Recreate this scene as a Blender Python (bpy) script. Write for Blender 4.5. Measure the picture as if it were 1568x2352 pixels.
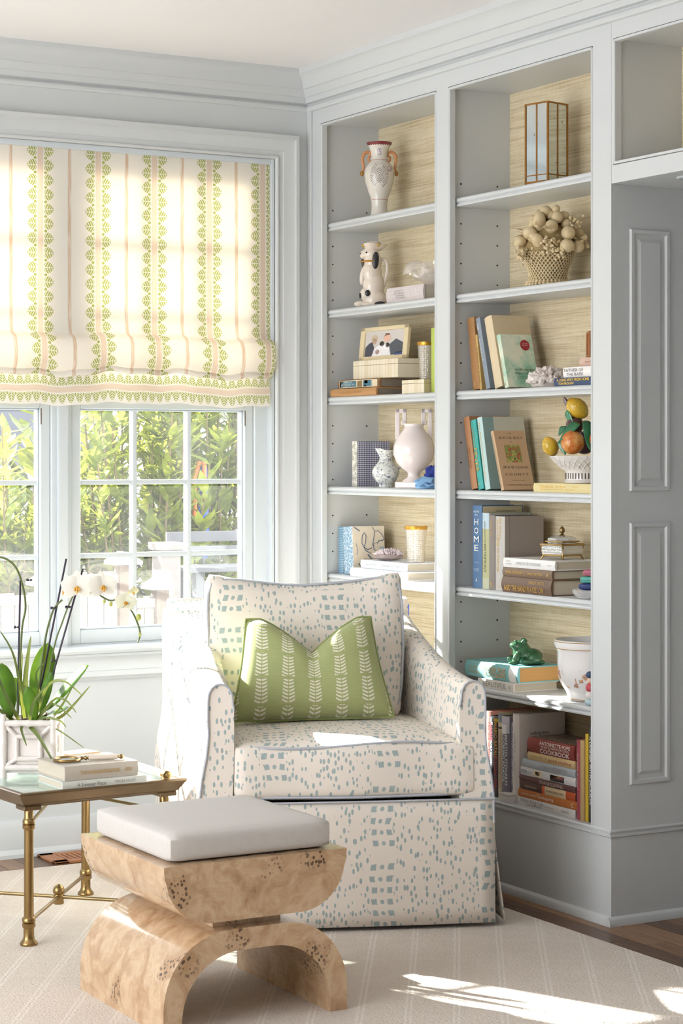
import bpy, bmesh, math, random
from mathutils import Vector, Matrix, Euler
for o in list(bpy.data.objects): bpy.data.objects.remove(o, do_unlink=True)
SC = bpy.context.scene
COL = SC.collection
# ------------------------------------------------------------------ camera
FPX = 4740.0
cam_d = bpy.data.cameras.new('camera'); cam_o = bpy.data.objects.new('camera', cam_d); COL.objects.link(cam_o)
cam_d.sensor_fit = 'HORIZONTAL'; cam_d.sensor_width = 36.0; cam_d.lens = FPX/1568*36.0
cam_d.shift_y = -(1176-1042)/1568.0; cam_d.clip_start = 0.05; cam_d.clip_end = 200
cam_o.location = (-3.431, -6.245, 1.29)
cam_o.rotation_euler = (math.pi/2, 0, -math.radians(29.704))
SC.camera = cam_o
# ------------------------------------------------------------------ sky, sun, exposure
W = bpy.data.worlds.new('world'); SC.world = W; W.use_nodes = True
wn = W.node_tree; wn.nodes.clear()
w_out = wn.nodes.new('ShaderNodeOutputWorld'); w_bg = wn.nodes.new('ShaderNodeBackground'); w_sky = wn.nodes.new('ShaderNodeTexSky')
w_sky.sky_type = 'HOSEK_WILKIE'; w_sky.turbidity = 4.0; w_sky.ground_albedo = 0.5
w_sky.sun_direction = Vector((-0.45, 1.0, 0.545)).normalized()
w_mix = wn.nodes.new('ShaderNodeMix'); w_mix.data_type = 'RGBA'; w_mix.inputs[0].default_value = 0.82
w_mix.inputs[7].default_value = (0.94, 0.968, 1.0, 1)
wn.links.new(w_sky.outputs[0], w_mix.inputs[6]); wn.links.new(w_mix.outputs[2], w_bg.inputs[0])
w_bg.inputs[1].default_value = 2.75
wn.links.new(w_bg.outputs[0], w_out.inputs[0])
sun_d = bpy.data.lights.new('sun', 'SUN'); sun_d.energy = 14.0; sun_d.angle = math.radians(0.6); sun_d.color = (1.0, 0.975, 0.945)
sun_o = bpy.data.objects.new('sun', sun_d); COL.objects.link(sun_o)
SUNDIR = Vector((0.45, -1.0, -0.545)).normalized()
sun_o.rotation_euler = SUNDIR.to_track_quat('-Z', 'Y').to_euler(); sun_o.location = (-3, 6, 5)
VS = SC.view_settings
VS.view_transform = 'Standard'; VS.look = 'None'; VS.exposure = 1.36; VS.gamma = 1.0; VS.use_curve_mapping = False
# ------------------------------------------------------------------ helpers
R = random.Random(7)
def lin(h):
    h = h.lstrip('#'); c = [int(h[i:i+2], 16)/255 for i in (0, 2, 4)]
    return tuple((v/12.92 if v <= .04045 else ((v+.055)/1.055)**2.4) for v in c)+(1.0,)
MATS = {}
class NT:
    """tiny node graph helper"""
    def __init__(s, name):
        s.m = bpy.data.materials.new(name); s.m.use_nodes = True
        s.t = s.m.node_tree; s.t.nodes.clear()
        s.out = s.n('ShaderNodeOutputMaterial')
    def n(s, k, **kw):
        nd = s.t.nodes.new(k)
        for a, b in kw.items(): setattr(nd, a, b)
        return nd
    def l(s, a, b): s.t.links.new(a, b)
    def v(s, sock, val):
        if isinstance(val, bpy.types.NodeSocket): s.l(val, sock)
        else: sock.default_value = val
    def math(s, op, a, b=0.0, c=None, clamp=False):
        nd = s.n('ShaderNodeMath', operation=op, use_clamp=clamp); s.v(nd.inputs[0], a); s.v(nd.inputs[1], b)
        if c is not None: s.v(nd.inputs[2], c)
        return nd.outputs[0]
    def mix(s, f, a, b):
        nd = s.n('ShaderNodeMix', data_type='RGBA'); s.v(nd.inputs[0], f); s.v(nd.inputs[6], a); s.v(nd.inputs[7], b); return nd.outputs[2]
    def coord(s, kind='Object'): return s.n('ShaderNodeTexCoord').outputs[kind]
    def mapping(s, src, scale=(1, 1, 1), loc=(0, 0, 0), rot=(0, 0, 0)):
        nd = s.n('ShaderNodeMapping'); s.l(src, nd.inputs[0]); nd.inputs[1].default_value = loc; nd.inputs[2].default_value = rot; nd.inputs[3].default_value = scale
        return nd.outputs[0]
    def noise(s, src, scale, detail=2.0, rough=.5, col=False):
        nd = s.n('ShaderNodeTexNoise'); s.l(src, nd.inputs['Vector']); nd.inputs['Scale'].default_value = scale; nd.inputs['Detail'].default_value = detail; nd.inputs['Roughness'].default_value = rough
        return nd.outputs[1 if col else 0]
    def voro(s, src, scale, rnd=1.0, feature='F1', out='Distance'):
        nd = s.n('ShaderNodeTexVoronoi', feature=feature); s.l(src, nd.inputs['Vector']); nd.inputs['Scale'].default_value = scale; nd.inputs['Randomness'].default_value = rnd
        return nd.outputs[out]
    def ramp(s, f, stops):
        nd = s.n('ShaderNodeValToRGB'); s.l(f, nd.inputs[0]); e = nd.color_ramp.elements
        while len(e) < len(stops): e.new(0.5)
        for i, (p, c) in enumerate(stops): e[i].position = p; e[i].color = c
        return nd.outputs[0]
    def step(s, f, lo, hi):
        nd = s.n('ShaderNodeMapRange', interpolation_type='SMOOTHSTEP'); s.v(nd.inputs[0], f); s.v(nd.inputs[1], lo); s.v(nd.inputs[2], hi); return nd.outputs[0]
    def sep(s, v):
        nd = s.n('ShaderNodeSeparateXYZ'); s.l(v, nd.inputs[0]); return nd.outputs
    def comb(s, x, y, z=0.0):
        nd = s.n('ShaderNodeCombineXYZ'); s.v(nd.inputs[0], x); s.v(nd.inputs[1], y); s.v(nd.inputs[2], z); return nd.outputs[0]
    def bump(s, h, strength=.2, dist=.002):
        nd = s.n('ShaderNodeBump'); s.l(h, nd.inputs['Height']); nd.inputs['Strength'].default_value = strength; nd.inputs['Distance'].default_value = dist; return nd.outputs[0]
    def bsdf(s, color, rough=.5, metal=0.0, normal=None, spec=None, trans=0.0, ior=None, coat=0.0, sub=0.0, sheen=0.0):
        p = s.n('ShaderNodeBsdfPrincipled'); s.v(p.inputs['Base Color'], color); s.v(p.inputs['Roughness'], rough); s.v(p.inputs['Metallic'], metal)
        if normal is not None: s.l(normal, p.inputs['Normal'])
        if spec is not None: p.inputs['Specular IOR Level'].default_value = spec
        if trans: p.inputs['Transmission Weight'].default_value = trans
        if ior: p.inputs['IOR'].default_value = ior
        if coat: p.inputs['Coat Weight'].default_value = coat; p.inputs['Coat Roughness'].default_value = .08
        if sheen: p.inputs['Sheen Weight'].default_value = sheen
        return p.outputs[0]
    def schlick(s, f0=.04, normal=None):
        ge = s.n('ShaderNodeNewGeometry'); d = s.n('ShaderNodeVectorMath', operation='DOT_PRODUCT'); s.l(ge.outputs['Incoming'], d.inputs[0]); s.l(normal if normal is not None else ge.outputs['Normal'], d.inputs[1])
        c = s.math('SUBTRACT', 1.0, s.math('ABSOLUTE', d.outputs['Value']), clamp=True); return s.math('MULTIPLY_ADD', s.math('POWER', c, 5.0), 1-f0, f0)
    def end(s, sh): s.l(sh, s.out.inputs[0]); return s.m
def flat(color, rough=.55, metal=0.0, var=.06, nscale=30, bump=.0, coat=0.0, spec=None):
    """plain coloured surface with slight procedural variation; cached"""
    key = (color, rough, metal, var, nscale, bump, coat)
    if key in MATS: return MATS[key]
    g = NT('surface_'+color.strip('#')); c = lin(color)
    co = g.coord(); nz = g.noise(co, nscale, 3)
    dark = tuple(v*(1-var) for v in c[:3])+(1,); light = tuple(min(1, v*(1+var)) for v in c[:3])+(1,)
    col = g.mix(nz, dark, light)
    nrm = g.bump(nz, bump, .001) if bump else None
    MATS[key] = g.end(g.bsdf(col, rough, metal, nrm, spec=spec, coat=coat)); return MATS[key]
def glassy(color='#FFFFFF', rough=.02, alpha=.35, bumpsc=0, bumpst=.4):
    """clear glassware: part see-through, part glossy"""
    key = ('glass', color, rough, alpha, bumpsc)
    if key in MATS: return MATS[key]
    g = NT('clear_glass'); nb = None
    tr = g.n('ShaderNodeBsdfTransparent'); tr.inputs[0].default_value = lin(color)
    gl = g.n('ShaderNodeBsdfGlossy'); gl.inputs[1].default_value = rough; gl.inputs[0].default_value = lin(color)
    rf = g.n('ShaderNodeBsdfDiffuse'); rf.inputs[0].default_value = lin(color)
    if bumpsc:
        vv = g.voro(g.coord(), bumpsc, .3); b = g.bump(vv, bumpst, .003); g.l(b, gl.inputs['Normal']); nb = b
    m1 = g.n('ShaderNodeMixShader'); m1.inputs[0].default_value = alpha*.45; g.l(tr.outputs[0], m1.inputs[1]); g.l(rf.outputs[0], m1.inputs[2])
    m2 = g.n('ShaderNodeMixShader'); g.l(g.math('MULTIPLY_ADD', g.schlick(.05, nb), .9, alpha*.25, True), m2.inputs[0]); g.l(m1.outputs[0], m2.inputs[1]); g.l(gl.outputs[0], m2.inputs[2])
    MATS[key] = g.end(m2.outputs[0]); return MATS[key]
class B:
    """mesh builder: shapes collected into one mesh"""
    def __init__(s): s.bm = bmesh.new()
    def _tf(s, vs, M):
        if M is not None: bmesh.ops.transform(s.bm, matrix=M, verts=vs)
    def box(s, x0, x1, y0, y1, z0, z1, bev=0.0, M=None, seg=2):
        r = bmesh.ops.create_cube(s.bm, size=1.0); vs = r['verts']
        for v in vs: v.co = Vector(((x0+x1)/2+v.co.x*(x1-x0), (y0+y1)/2+v.co.y*(y1-y0), (z0+z1)/2+v.co.z*(z1-z0)))
        if bev > 0:
            es = {e for v in vs for e in v.link_edges}
            r2 = bmesh.ops.bevel(s.bm, geom=list(es), offset=bev, segments=seg, profile=.6, affect='EDGES')
            vs = list({v for f in r2['faces'] for v in f.verts} | {v for v in vs if v.is_valid})
        s._tf(vs, M); return s
    def grid(s, fn, nu, nv, cu=False, cv=False, M=None):
        """fn(i/nu, j/nv) -> point; cu/cv closed in that direction"""
        mu = nu if cu else nu+1; mv = nv if cv else nv+1
        g = [[s.bm.verts.new(Vector(fn(i/nu, j/nv))) for j in range(mv)] for i in range(mu)]
        for i in range(nu):
            for j in range(nv):
                a, b, c, d = g[i][j], g[(i+1) % mu][j], g[(i+1) % mu][(j+1) % mv], g[i][(j+1) % mv]
                if len({a, b, c, d}) == 4:
                    try: s.bm.faces.new((a, b, c, d))
                    except ValueError: pass
        if M is not None: s._tf([v for row in g for v in row], M)
        return g
    def cap(s, ring):
        try: s.bm.faces.new(ring)
        except ValueError: pass
    def lathe(s, prof, seg=24, M=None, caps=True, sx=1.0, sy=1.0, fn=None):
        """prof [(r,z)...] about z"""
        def f(u, v):
            r, z = prof[round(u*(len(prof)-1))]; a = v*2*math.pi
            if fn: r = fn(r, z, a)
            return (r*math.cos(a)*sx, r*math.sin(a)*sy, z)
        g = s.grid(f, len(prof)-1, seg, cv=True)
        if caps: s.cap(g[0][::-1]); s.cap(g[-1])
        if M is not None: s._tf([v for row in g for v in row], M)
        return s
    def tube(s, pts, r, seg=8, closed=False, M=None, flatx=1.0):
        pts = [Vector(p) for p in pts]; n = len(pts)
        rr = r if isinstance(r, (list, tuple)) else [r]*n
        rings = []; up = None
        for i, p in enumerate(pts):
            if closed: t = (pts[(i+1) % n]-pts[i-1])
            else: t = pts[min(i+1, n-1)]-pts[max(i-1, 0)]
            if t.length < 1e-9: t = Vector((0, 0, 1))
            t.normalize()
            if up is None: up = Vector((0, 0, 1)) if abs(t.z) < .9 else Vector((1, 0, 0))
            a = t.cross(up)
            if a.length < 1e-6: a = t.cross(Vector((1, 0, 0)))
            a.normalize(); b = a.cross(t).normalized(); up = b
            rings.append([s.bm.verts.new(p+a*math.cos(2*math.pi*k/seg)*rr[i]*flatx+b*math.sin(2*math.pi*k/seg)*rr[i]) for k in range(seg)])
        m = n if closed else n-1
        for i in range(m):
            A, Bq = rings[i], rings[(i+1) % n]
            for k in range(seg): s.bm.faces.new((A[k], A[(k+1) % seg], Bq[(k+1) % seg], Bq[k]))
        if not closed: s.cap(rings[0][::-1]); s.cap(rings[-1])
        if M is not None: s._tf([v for q in rings for v in q], M)
        return s
    def ball(s, c, r, seg=16, rings=10, M=None):
        rx, ry, rz = r if isinstance(r, (list, tuple)) else (r, r, r)
        m = Matrix.Translation(Vector(c)) @ (M if M is not None else Matrix.Identity(4)) @ Matrix.Diagonal((rx, ry, rz, 1))
        bmesh.ops.create_uvsphere(s.bm, u_segments=seg, v_segments=rings, radius=1.0, matrix=m); return s
    def prism(s, poly, a, b, axis='y', M=None):
        """poly 2-D points; extruded from a to b along axis. axis x: (y,z) y: (x,z) z: (x,y)"""
        def P(p, t): return {'x': (t, p[0], p[1]), 'y': (p[0], t, p[1]), 'z': (p[0], p[1], t)}[axis]
        A = [s.bm.verts.new(P(p, a)) for p in poly]; C = [s.bm.verts.new(P(p, b)) for p in poly]; n = len(poly)
        fs = [s.bm.faces.new((A[i], A[(i+1) % n], C[(i+1) % n], C[i])) for i in range(n)]
        fs += [s.bm.faces.new(A[::-1]), s.bm.faces.new(C)]
        bmesh.ops.recalc_face_normals(s.bm, faces=fs)
        s._tf(A+C, M); return s
    def leaf(s, base, tip, width, normal, curl=0.0, n=6, shape=.5, fold=.15, pw=.8):
        base = Vector(base); tip = Vector(tip); d = tip-base; L = d.length; t = d.normalized(); nrm = Vector(normal); side = t.cross(nrm).normalized(); nrm = side.cross(t).normalized()
        rows = []
        for i in range(n+1):
            u = i/n; w = width*(math.sin(math.pi*(u**shape if u > 0 else 0))**pw)*.5+width*.02
            if i == n: w = width*.01
            c = base+d*u+nrm*(curl*L*math.sin(math.pi*u*.5)**2*-1)
            rows.append([s.bm.verts.new(c-side*w+nrm*w*fold), s.bm.verts.new(c), s.bm.verts.new(c+side*w+nrm*w*fold)])
        for i in range(n):
            for k in (0, 1): s.bm.faces.new((rows[i][k], rows[i][k+1], rows[i+1][k+1], rows[i+1][k]))
        return s
    def mesh(s, name, smooth=True, angle=40, uv=False, weld=False):
        if weld: bmesh.ops.remove_doubles(s.bm, verts=s.bm.verts, dist=1e-5)
        s.bm.normal_update()
        if smooth:
            lim = math.radians(angle)
            for f in s.bm.faces: f.smooth = True
            for e in s.bm.edges:
                if len(e.link_faces) == 2 and e.calc_face_angle(0) > lim: e.smooth = False
        if uv:
            L = s.bm.loops.layers.uv.new('UVMap')
            for f in s.bm.faces:
                nx, ny, nz = (abs(c) for c in f.normal)
                for lp in f.loops:
                    c = lp.vert.co
                    lp[L].uv = (c.y, c.z) if nx > max(ny, nz)*1.15 else ((c.x, c.y) if nz > ny*1.1 else (c.x, c.z))
        me = bpy.data.meshes.new(name); s.bm.to_mesh(me); s.bm.free(); return me
    def obj(s, name, mat, parent=None, smooth=True, angle=40, uv=False, M=None, weld=False):
        return link(name, s.mesh(name, smooth, angle, uv, weld), mat, parent, M)
def link(name, me, mat, parent=None, M=None):
    o = bpy.data.objects.new(name, me); COL.objects.link(o)
    if mat is not None and not me.materials: me.materials.append(mat)
    if parent is not None: o.parent = parent
    if M is not None: o.matrix_basis = M
    return o
def tag(o, label, cat, group=None, kind=None):
    if label: o['label'] = label
    if cat: o['category'] = cat
    if group: o['group'] = group
    if kind: o['kind'] = kind
    return o
def thing(name, label, cat, loc=(0, 0, 0), rz=0.0, group=None, rot=None):
    o = bpy.data.objects.new(name, None); COL.objects.link(o); o.location = loc; o.empty_display_size = .05
    o.rotation_euler = rot if rot else (0, 0, rz)
    return tag(o, label, cat, group)
def struct(o): o['kind'] = 'structure'; return o
def T(x=0, y=0, z=0): return Matrix.Translation((x, y, z))
def RZ(a): return Matrix.Rotation(a, 4, 'Z')
def RX(a): return Matrix.Rotation(a, 4, 'X')
def RY(a): return Matrix.Rotation(a, 4, 'Y')
def rad(a): return math.radians(a)
def basis(x, y, z, o=(0, 0, 0)):
    m = Matrix.Identity(4)
    for i, c in enumerate((x, y, z, o)):
        for j in range(3): m[j][i] = c[j]
    return m
FONTC = {}
def text_mesh(s, w=None, h=None, spacing=1.0, bold=0.0):
    """flat lettering centred on 0,0 in the xy plane, fitted to w x h"""
    key = (s, w, h, spacing, bold)
    if key in FONTC: return FONTC[key]
    cu = bpy.data.curves.new('lettering', 'FONT'); cu.body = s; cu.size = 1.0; cu.extrude = 0.0; cu.offset = bold; cu.space_character = spacing; cu.resolution_u = 2; cu.align_x = 'CENTER'
    ob = bpy.data.objects.new('lettering', cu)
    me = bpy.data.meshes.new_from_object(ob); bpy.data.objects.remove(ob); bpy.data.curves.remove(cu)
    if len(me.vertices):
        xs = [v.co.x for v in me.vertices]; ys = [v.co.y for v in me.vertices]
        cx, cy = (min(xs)+max(xs))/2, (min(ys)+max(ys))/2; bw, bh = max(xs)-min(xs), max(max(ys)-min(ys), 1e-6)
        sx = w/bw if w else None; sy = h/bh if h else sx
        if sx is None: sx = sy
        for v in me.vertices: v.co = Vector(((v.co.x-cx)*sx, (v.co.y-cy)*sy, 0))
    me.materials.clear(); FONTC[key] = me; return me
def lettering(s, mat, parent, M, w=None, h=None, spacing=1.0, bold=0.0, name='lettering'):
    me = text_mesh(s, w, h, spacing, bold)
    if me.materials and me.materials[0] != mat: me = me.copy(); me.materials.clear()
    return link(name, me, mat, parent, M)
def cushion_bm(b, w, d, h, r=.03, puff=.01, n=10, puffside=.0):
    """rounded, slightly puffed box centred on origin"""
    def face(ax, sg):
        dims = (w/2, d/2, h/2); a1, a2 = [(1, 2), (2, 0), (0, 1)][ax]
        def f(u, v):
            p = [0, 0, 0]; p[ax] = sg*dims[ax]; uu = (u*2-1)*sg; vv = v*2-1
            su = math.copysign(abs(uu)**.8, uu); sv = math.copysign(abs(vv)**.8, vv)
            p[a1] = su*dims[a1]; p[a2] = sv*dims[a2]
            q = Vector([max(-dims[i]+r, min(dims[i]-r, p[i])) for i in range(3)]); o = Vector(p)-q
            res = q+(o.normalized()*r if o.length > 1e-9 else o)
            k = puff if ax == 2 else puffside
            if k: res[ax] += sg*k*(1-abs(uu)**2.2)*(1-abs(vv)**2.2)
            return res
        b.grid(f, n, n)
    for ax in range(3):
        for sg in (1, -1): face(ax, sg)
    bmesh.ops.remove_doubles(b.bm, verts=b.bm.verts, dist=1e-5)
    return b
# ------------------------------------------------------------------ surface materials
PAINT = flat('#CDD0D1', .36, var=.015, nscale=6)
CEIL = flat('#F1EFEF', .8, var=.01, nscale=4)
WALLP = flat('#CCD2D6', .6, var=.012, nscale=5)
WINW = flat('#CFD6DA', .35, var=.01, nscale=5)
DARK = flat('#2A2622', .8)
BRASS = flat('#9C8156', .27, 1.0, var=.15, nscale=14)
BRASSD = flat('#96805C', .32, 1.0, var=.2, nscale=20)
GOLD = flat('#C9983F', .35, .75, var=.1)
WHITEC = flat('#EFEAE6', .18, var=.02, nscale=8)
def m_grass():
    g = NT('woven_grasscloth'); co = g.coord()
    a = g.noise(g.mapping(co, (6, 6, 330)), 1.0, 4, .7); b = g.noise(g.mapping(co, (2, 2.2, 60)), 1.0, 3, .6); c = g.noise(g.mapping(co, (30, 170, 24)), 1.0, 2)
    k = g.math('ADD', g.math('MULTIPLY', a, .6), g.math('ADD', g.math('MULTIPLY', b, .3), g.math('MULTIPLY', c, .12)))
    col = g.ramp(k, [(.34, lin('#B29C7A')), (.48, lin('#D2C09C')), (.58, lin('#E2D4B6')), (.7, lin('#CBBFA2'))])
    return g.end(g.bsdf(col, .75, normal=g.bump(a, .25, .001)))
GRASS = m_grass()
def m_plank():
    g = NT('oiled_oak'); co = g.coord(); oi = g.n('ShaderNodeObjectInfo').outputs['Random']
    sh = g.n('ShaderNodeVectorMath', operation='ADD'); g.l(co, sh.inputs[0]); g.l(g.comb(g.math('MULTIPLY', oi, 9.), g.math('MULTIPLY', oi, 5.), 0.), sh.inputs[1])
    gr = g.noise(g.mapping(sh.outputs[0], (55, 2.2, 1)), 1.0, 5, .65); fi = g.noise(g.mapping(sh.outputs[0], (260, 6, 1)), 1.0, 2)
    k = g.math('ADD', g.math('MULTIPLY', gr, .75), g.math('MULTIPLY', oi, .3))
    col = g.ramp(k, [(.3, lin('#4A3223')), (.5, lin('#76543A')), (.72, lin('#9A7350'))])
    return g.end(g.bsdf(col, g.math('MULTIPLY_ADD', fi, .2, .22), normal=g.bump(fi, .12, .0006)))
PLANK = m_plank()
def m_rug():
    g = NT('woven_rug'); co = g.coord()
    def lines(ang, per, w, off=0.0):
        x = g.sep(g.mapping(co, rot=(0, 0, ang)))[0]
        f = g.math('FRACT', g.math('DIVIDE', g.math('ADD', x, 20.0+off), per)); d = g.math('ABSOLUTE', g.math('SUBTRACT', f, .5))
        dd = g.math('ABSOLUTE', g.math('SUBTRACT', g.math('MULTIPLY', d, per), w))
        return g.math('SUBTRACT', 1.0, g.step(dd, .0016, .0036))
    l1 = lines(rad(33), .11, .0058); l2 = lines(rad(-57+0), .22, .0058, .03)
    wv = g.noise(g.mapping(co, (420, 160, 1), rot=(0, 0, rad(33))), 1.0, 2); big = g.noise(co, 7, 3)
    loop = g.voro(g.mapping(co, (150, 210, 1), rot=(0, 0, rad(33))), 1.0, .9)
    base = g.mix(big, lin('#DED2C6'), lin('#E8DED3')); base = g.mix(g.math('MULTIPLY', loop, .34), base, lin('#B8A794')); base = g.mix(g.math('MULTIPLY', wv, .18), base, lin('#9D8B79'))
    base = g.mix(g.math('MULTIPLY', l1, .42), base, lin('#F1EAE1')); base = g.mix(g.math('MULTIPLY', l2, .16), base, lin('#EDE5DB'))
    h = g.math('ADD', g.math('MULTIPLY', wv, .6), g.math('SUBTRACT', .6, loop))
    return g.end(g.bsdf(base, .95, normal=g.bump(h, .55, .004), spec=.1, sheen=.1))
RUG = m_rug()
def m_pane():
    g = NT('window_glass')
    tr = g.n('ShaderNodeBsdfTransparent'); tr.inputs[0].default_value = (.97, .985, .98, 1); gl = g.n('ShaderNodeBsdfGlossy'); gl.inputs[1].default_value = .01
    mx = g.n('ShaderNodeMixShader'); g.l(g.schlick(.04), mx.inputs[0]); g.l(tr.outputs[0], mx.inputs[1]); g.l(gl.outputs[0], mx.inputs[2])
    veil = g.n('ShaderNodeBsdfTranslucent'); veil.inputs[0].default_value = (.9, .92, .95, 1); dn = g.noise(g.coord(), 5, 3); m2 = g.n('ShaderNodeMixShader'); g.l(g.math('MULTIPLY', dn, .020), m2.inputs[0]); g.l(mx.outputs[0], m2.inputs[1]); g.l(veil.outputs[0], m2.inputs[2])  # faint translucent veil mixed in to imitate haze over the glass
    return g.end(m2.outputs[0])
PANE = m_pane()
# ------------------------------------------------------------------ room shell
H = 2.60
XL, XR, YB = -4.3, 1.3, -7.6
floor = struct(B().box(XL, XR, YB, .0, -.06, -.016).obj('floor', flat('#4A3626', .7), smooth=False)); floor['label'] = 'dark brown oak plank floor'
pw = .074
plank_me = {}
for i in range(42):
    x0 = -1.75+i*pw
    if x0 > 1.25: break
    cuts = [0.0]; y = -R.uniform(.4, 1.3)
    while y > -3.0: cuts.append(y); y -= R.uniform(.7, 1.3)
    cuts.append(-3.0)
    for a, b in zip(cuts[:-1], cuts[1:]):
        if b > -.24-1e-6 or x0 > -.30 or a > -.24:
            B().box(x0+.0007, x0+pw-.0007, b+.0007, a-.0007, -.02, 0.0, .0012, seg=1).obj('plank', PLANK, floor, smooth=False)
ceiling = struct(B().box(XL, XR, YB, .14, H, H+.08).obj('ceiling', CEIL, smooth=False)); ceiling['label'] = 'plain warm white ceiling'
# window wall with the opening left free
OX0, OX1, OZ0, OZ1 = -1.955, -.133, .655, 2.297
b = B()
b.box(XL, OX0, 0, .14, -.02, H); b.box(OX1, .24, 0, .14, -.02, H); b.box(OX0, OX1, 0, .14, -.02, OZ0-.03); b.box(OX0, OX1, 0, .14, OZ1, H)
wall_w = struct(b.obj('wall_back', WALLP, smooth=False)); wall_w['label'] = 'pale painted wall holding the window'
b = B(); b.box(XL-.1, XL, -.7, .14, -.02, H); b.box(XL-.1, XL, -7.6, -3.7, -.02, H); b.box(XL-.1, XL, -3.7, -.7, 2.4, H); b.box(XL-.1, XL, -3.7, -.7, -.02, .2)  # unseen opening added and sized to let side fill light in
struct(b.obj('wall_left', WALLP, smooth=False))['label'] = 'side wall with an added wide opening for fill daylight, out of frame'
struct(B().box(XL-.1, XR, -7.7, -7.6, -.02, H).obj('wall_front', WALLP, smooth=False))['label'] = 'wall behind the camera'
# upper frieze of the window wall is the bookcase paint colour
struct(B().box(XL, 0, -.004, 0, 2.30, H).obj('trim_1', PAINT, smooth=False))['label'] = 'pale blue painted frieze above the window'
struct(B().box(-.133, 0, -.004, 0, 0.02, 2.30).obj('trim_2', PAINT, smooth=False))['label'] = 'narrow pale blue strip beside the bookcase'
CR = [(0, 2.466), (.010, 2.468), (.0135, 2.474), (.0135, 2.481), (.010, 2.487), (.006, 2.489), (.006, 2.4925), (.021, 2.494), (.022, 2.512), (.028, 2.514), (.030, 2.520), (.036, 2.527), (.040, 2.536), (.046, 2.538), (.047, 2.545), (.055, 2.562), (.066, 2.575), (.078, 2.583), (.080, 2.588), (.080, 2.60)]
def crown(name, fn):
    b = B(); g = b.grid(lambda u, v: fn(CR[round(v*(len(CR)-1))], u), 1, len(CR)-1)
    return struct(b.obj(name, PAINT, angle=25))
crown('trim_3', lambda p, u: ((XL, -p[0], p[1]) if u < .5 else (-p[0], -p[0], p[1])))['label'] = 'crown moulding along the window wall'
crown('trim_4', lambda p, u: ((-p[0], -p[0], p[1]) if u < .5 else (-p[0], -4.6, p[1])))['label'] = 'crown moulding above the bookcases'
# baseboard / shoe on the window wall
struct(B().prism([(0, 0), (-.022, 0), (-.022, .012), (-.016, .022), (-.012, .026), (-.012, .10), (-.006, .115), (0, .118)], XL, -.0, 'x').obj('baseboard_back', WALLP, angle=30))
# window casing (mitred), stool and apron
CP = [(0, 0), (0, .013), (.003, .018), (.008, .018), (.011, .013), (.012, .0115), (.026, .0125), (.028, .018), (.055, .022), (.066, .027), (.068, .034), (.080, .034), (.082, .032), (.082, 0)]
def casing(path):
    b = B()
    def f(u, v):
        w, d = CP[round(v*(len(CP)-1))]; return path(round(u*3), w, d)
    b.grid(f, 3, len(CP)-1); return b
cas = struct(casing(lambda i, w, d: [(OX0-w, -d, OZ0-.02), (OX0-w, -d, OZ1+w), (OX1+w, -d, OZ1+w), (OX1+w, -d, OZ0-.02)][i]).obj('trim_5', PAINT, angle=22)); cas['label'] = 'moulded casing around the window'
b = B().prism([(.05, .665), (-.052, .665), (-.058, .661), (-.060, .652), (-.056, .644), (-.044, .640), (.05, .640)], OX0-.12, OX1+.098, 'x')
st = struct(b.obj('trim_6', WINW, angle=30)); st['label'] = 'white window stool below the panes'
b = B().prism([(0, .640), (-.034, .640), (-.036, .632), (-.026, .622), (-.022, .612), (-.022, .585), (-.026, .582), (-.026, .566), (-.020, .560), (-.016, .553), (0, .553)], OX0-.09, OX1+.07, 'x')
ap = struct(b.obj('trim_7', WINW, angle=30)); ap['label'] = 'moulded apron under the window stool'
# window units
YG = .070
def unit(n, gx0, gx1):
    root = bpy.data.objects.new('window_%d' % n, None); COL.objects.link(root); root['kind'] = 'structure'; root['label'] = 'white casement window with small panes'
    def sash(z0, z1, rows):
        b = B(); sw = .034; y0, y1 = .038, .090
        for (xa, xb, za, zb) in ((gx0-sw, gx0, z0-.045, z1+.03), (gx1, gx1+sw, z0-.045, z1+.03), (gx0, gx1, z0-.045, z0), (gx0, gx1, z1, z1+.03)):
            b.box(xa, xb, y0, y1, za, zb, .003, seg=1)
        s = b.obj('sash', WINW, root, smooth=False)
        # glazing bead
        b = B()
        for (xa, xb, za, zb) in ((gx0, gx0+.006, z0, z1), (gx1-.006, gx1, z0, z1), (gx0, gx1, z0, z0+.006), (gx0, gx1, z1-.006, z1)):
            b.box(xa, xb, .052, .080, za, zb, .002, seg=1)
        b.obj('glazing_bead', WINW, s, smooth=False)
        nc = 3 if gx1-gx0 < .7 else 4; cw = (gx1-gx0)/nc; rh = (z1-z0)/rows
        for i in range(1, nc): B().box(gx0+cw*i-.008, gx0+cw*i+.008, .054, .086, z0, z1, .004).obj('muntin', WINW, s, smooth=False)
        for j in range(1, rows): B().box(gx0, gx1, .056, .085, z0+rh*j-.008, z0+rh*j+.008, .004).obj('muntin', WINW, s, smooth=False)
        for i in range(nc):
            for j in range(rows): B().box(gx0+cw*i, gx0+cw*(i+1), YG-.0015, YG+.0015, z0+rh*j, z0+rh*(j+1)).obj('pane', PANE, s, smooth=False)
    sash(.712, 1.437, 3); sash(1.53, 2.235, 3)
    if n < 4:
        B().box(gx1+.001, gx1+.005, .0378, .0405, 1.385, 1.437).obj('hinge_plate', flat('#8C8378', .4, .6), root, smooth=False)
    return root
unit(1, -.828, -.228); unit(2, -1.860, -.968)
b = B()
for x0, x1 in ((-.194, OX1), (-.934, -.862), (OX0, -1.894)):
    b.box(x0, x1, .030, .10, OZ0, OZ1, .003, seg=1)
for x0, x1 in ((-.93, -.864),): b.box(x0+.014, x1-.014, .016, .032, OZ0, OZ1, .006)
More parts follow.
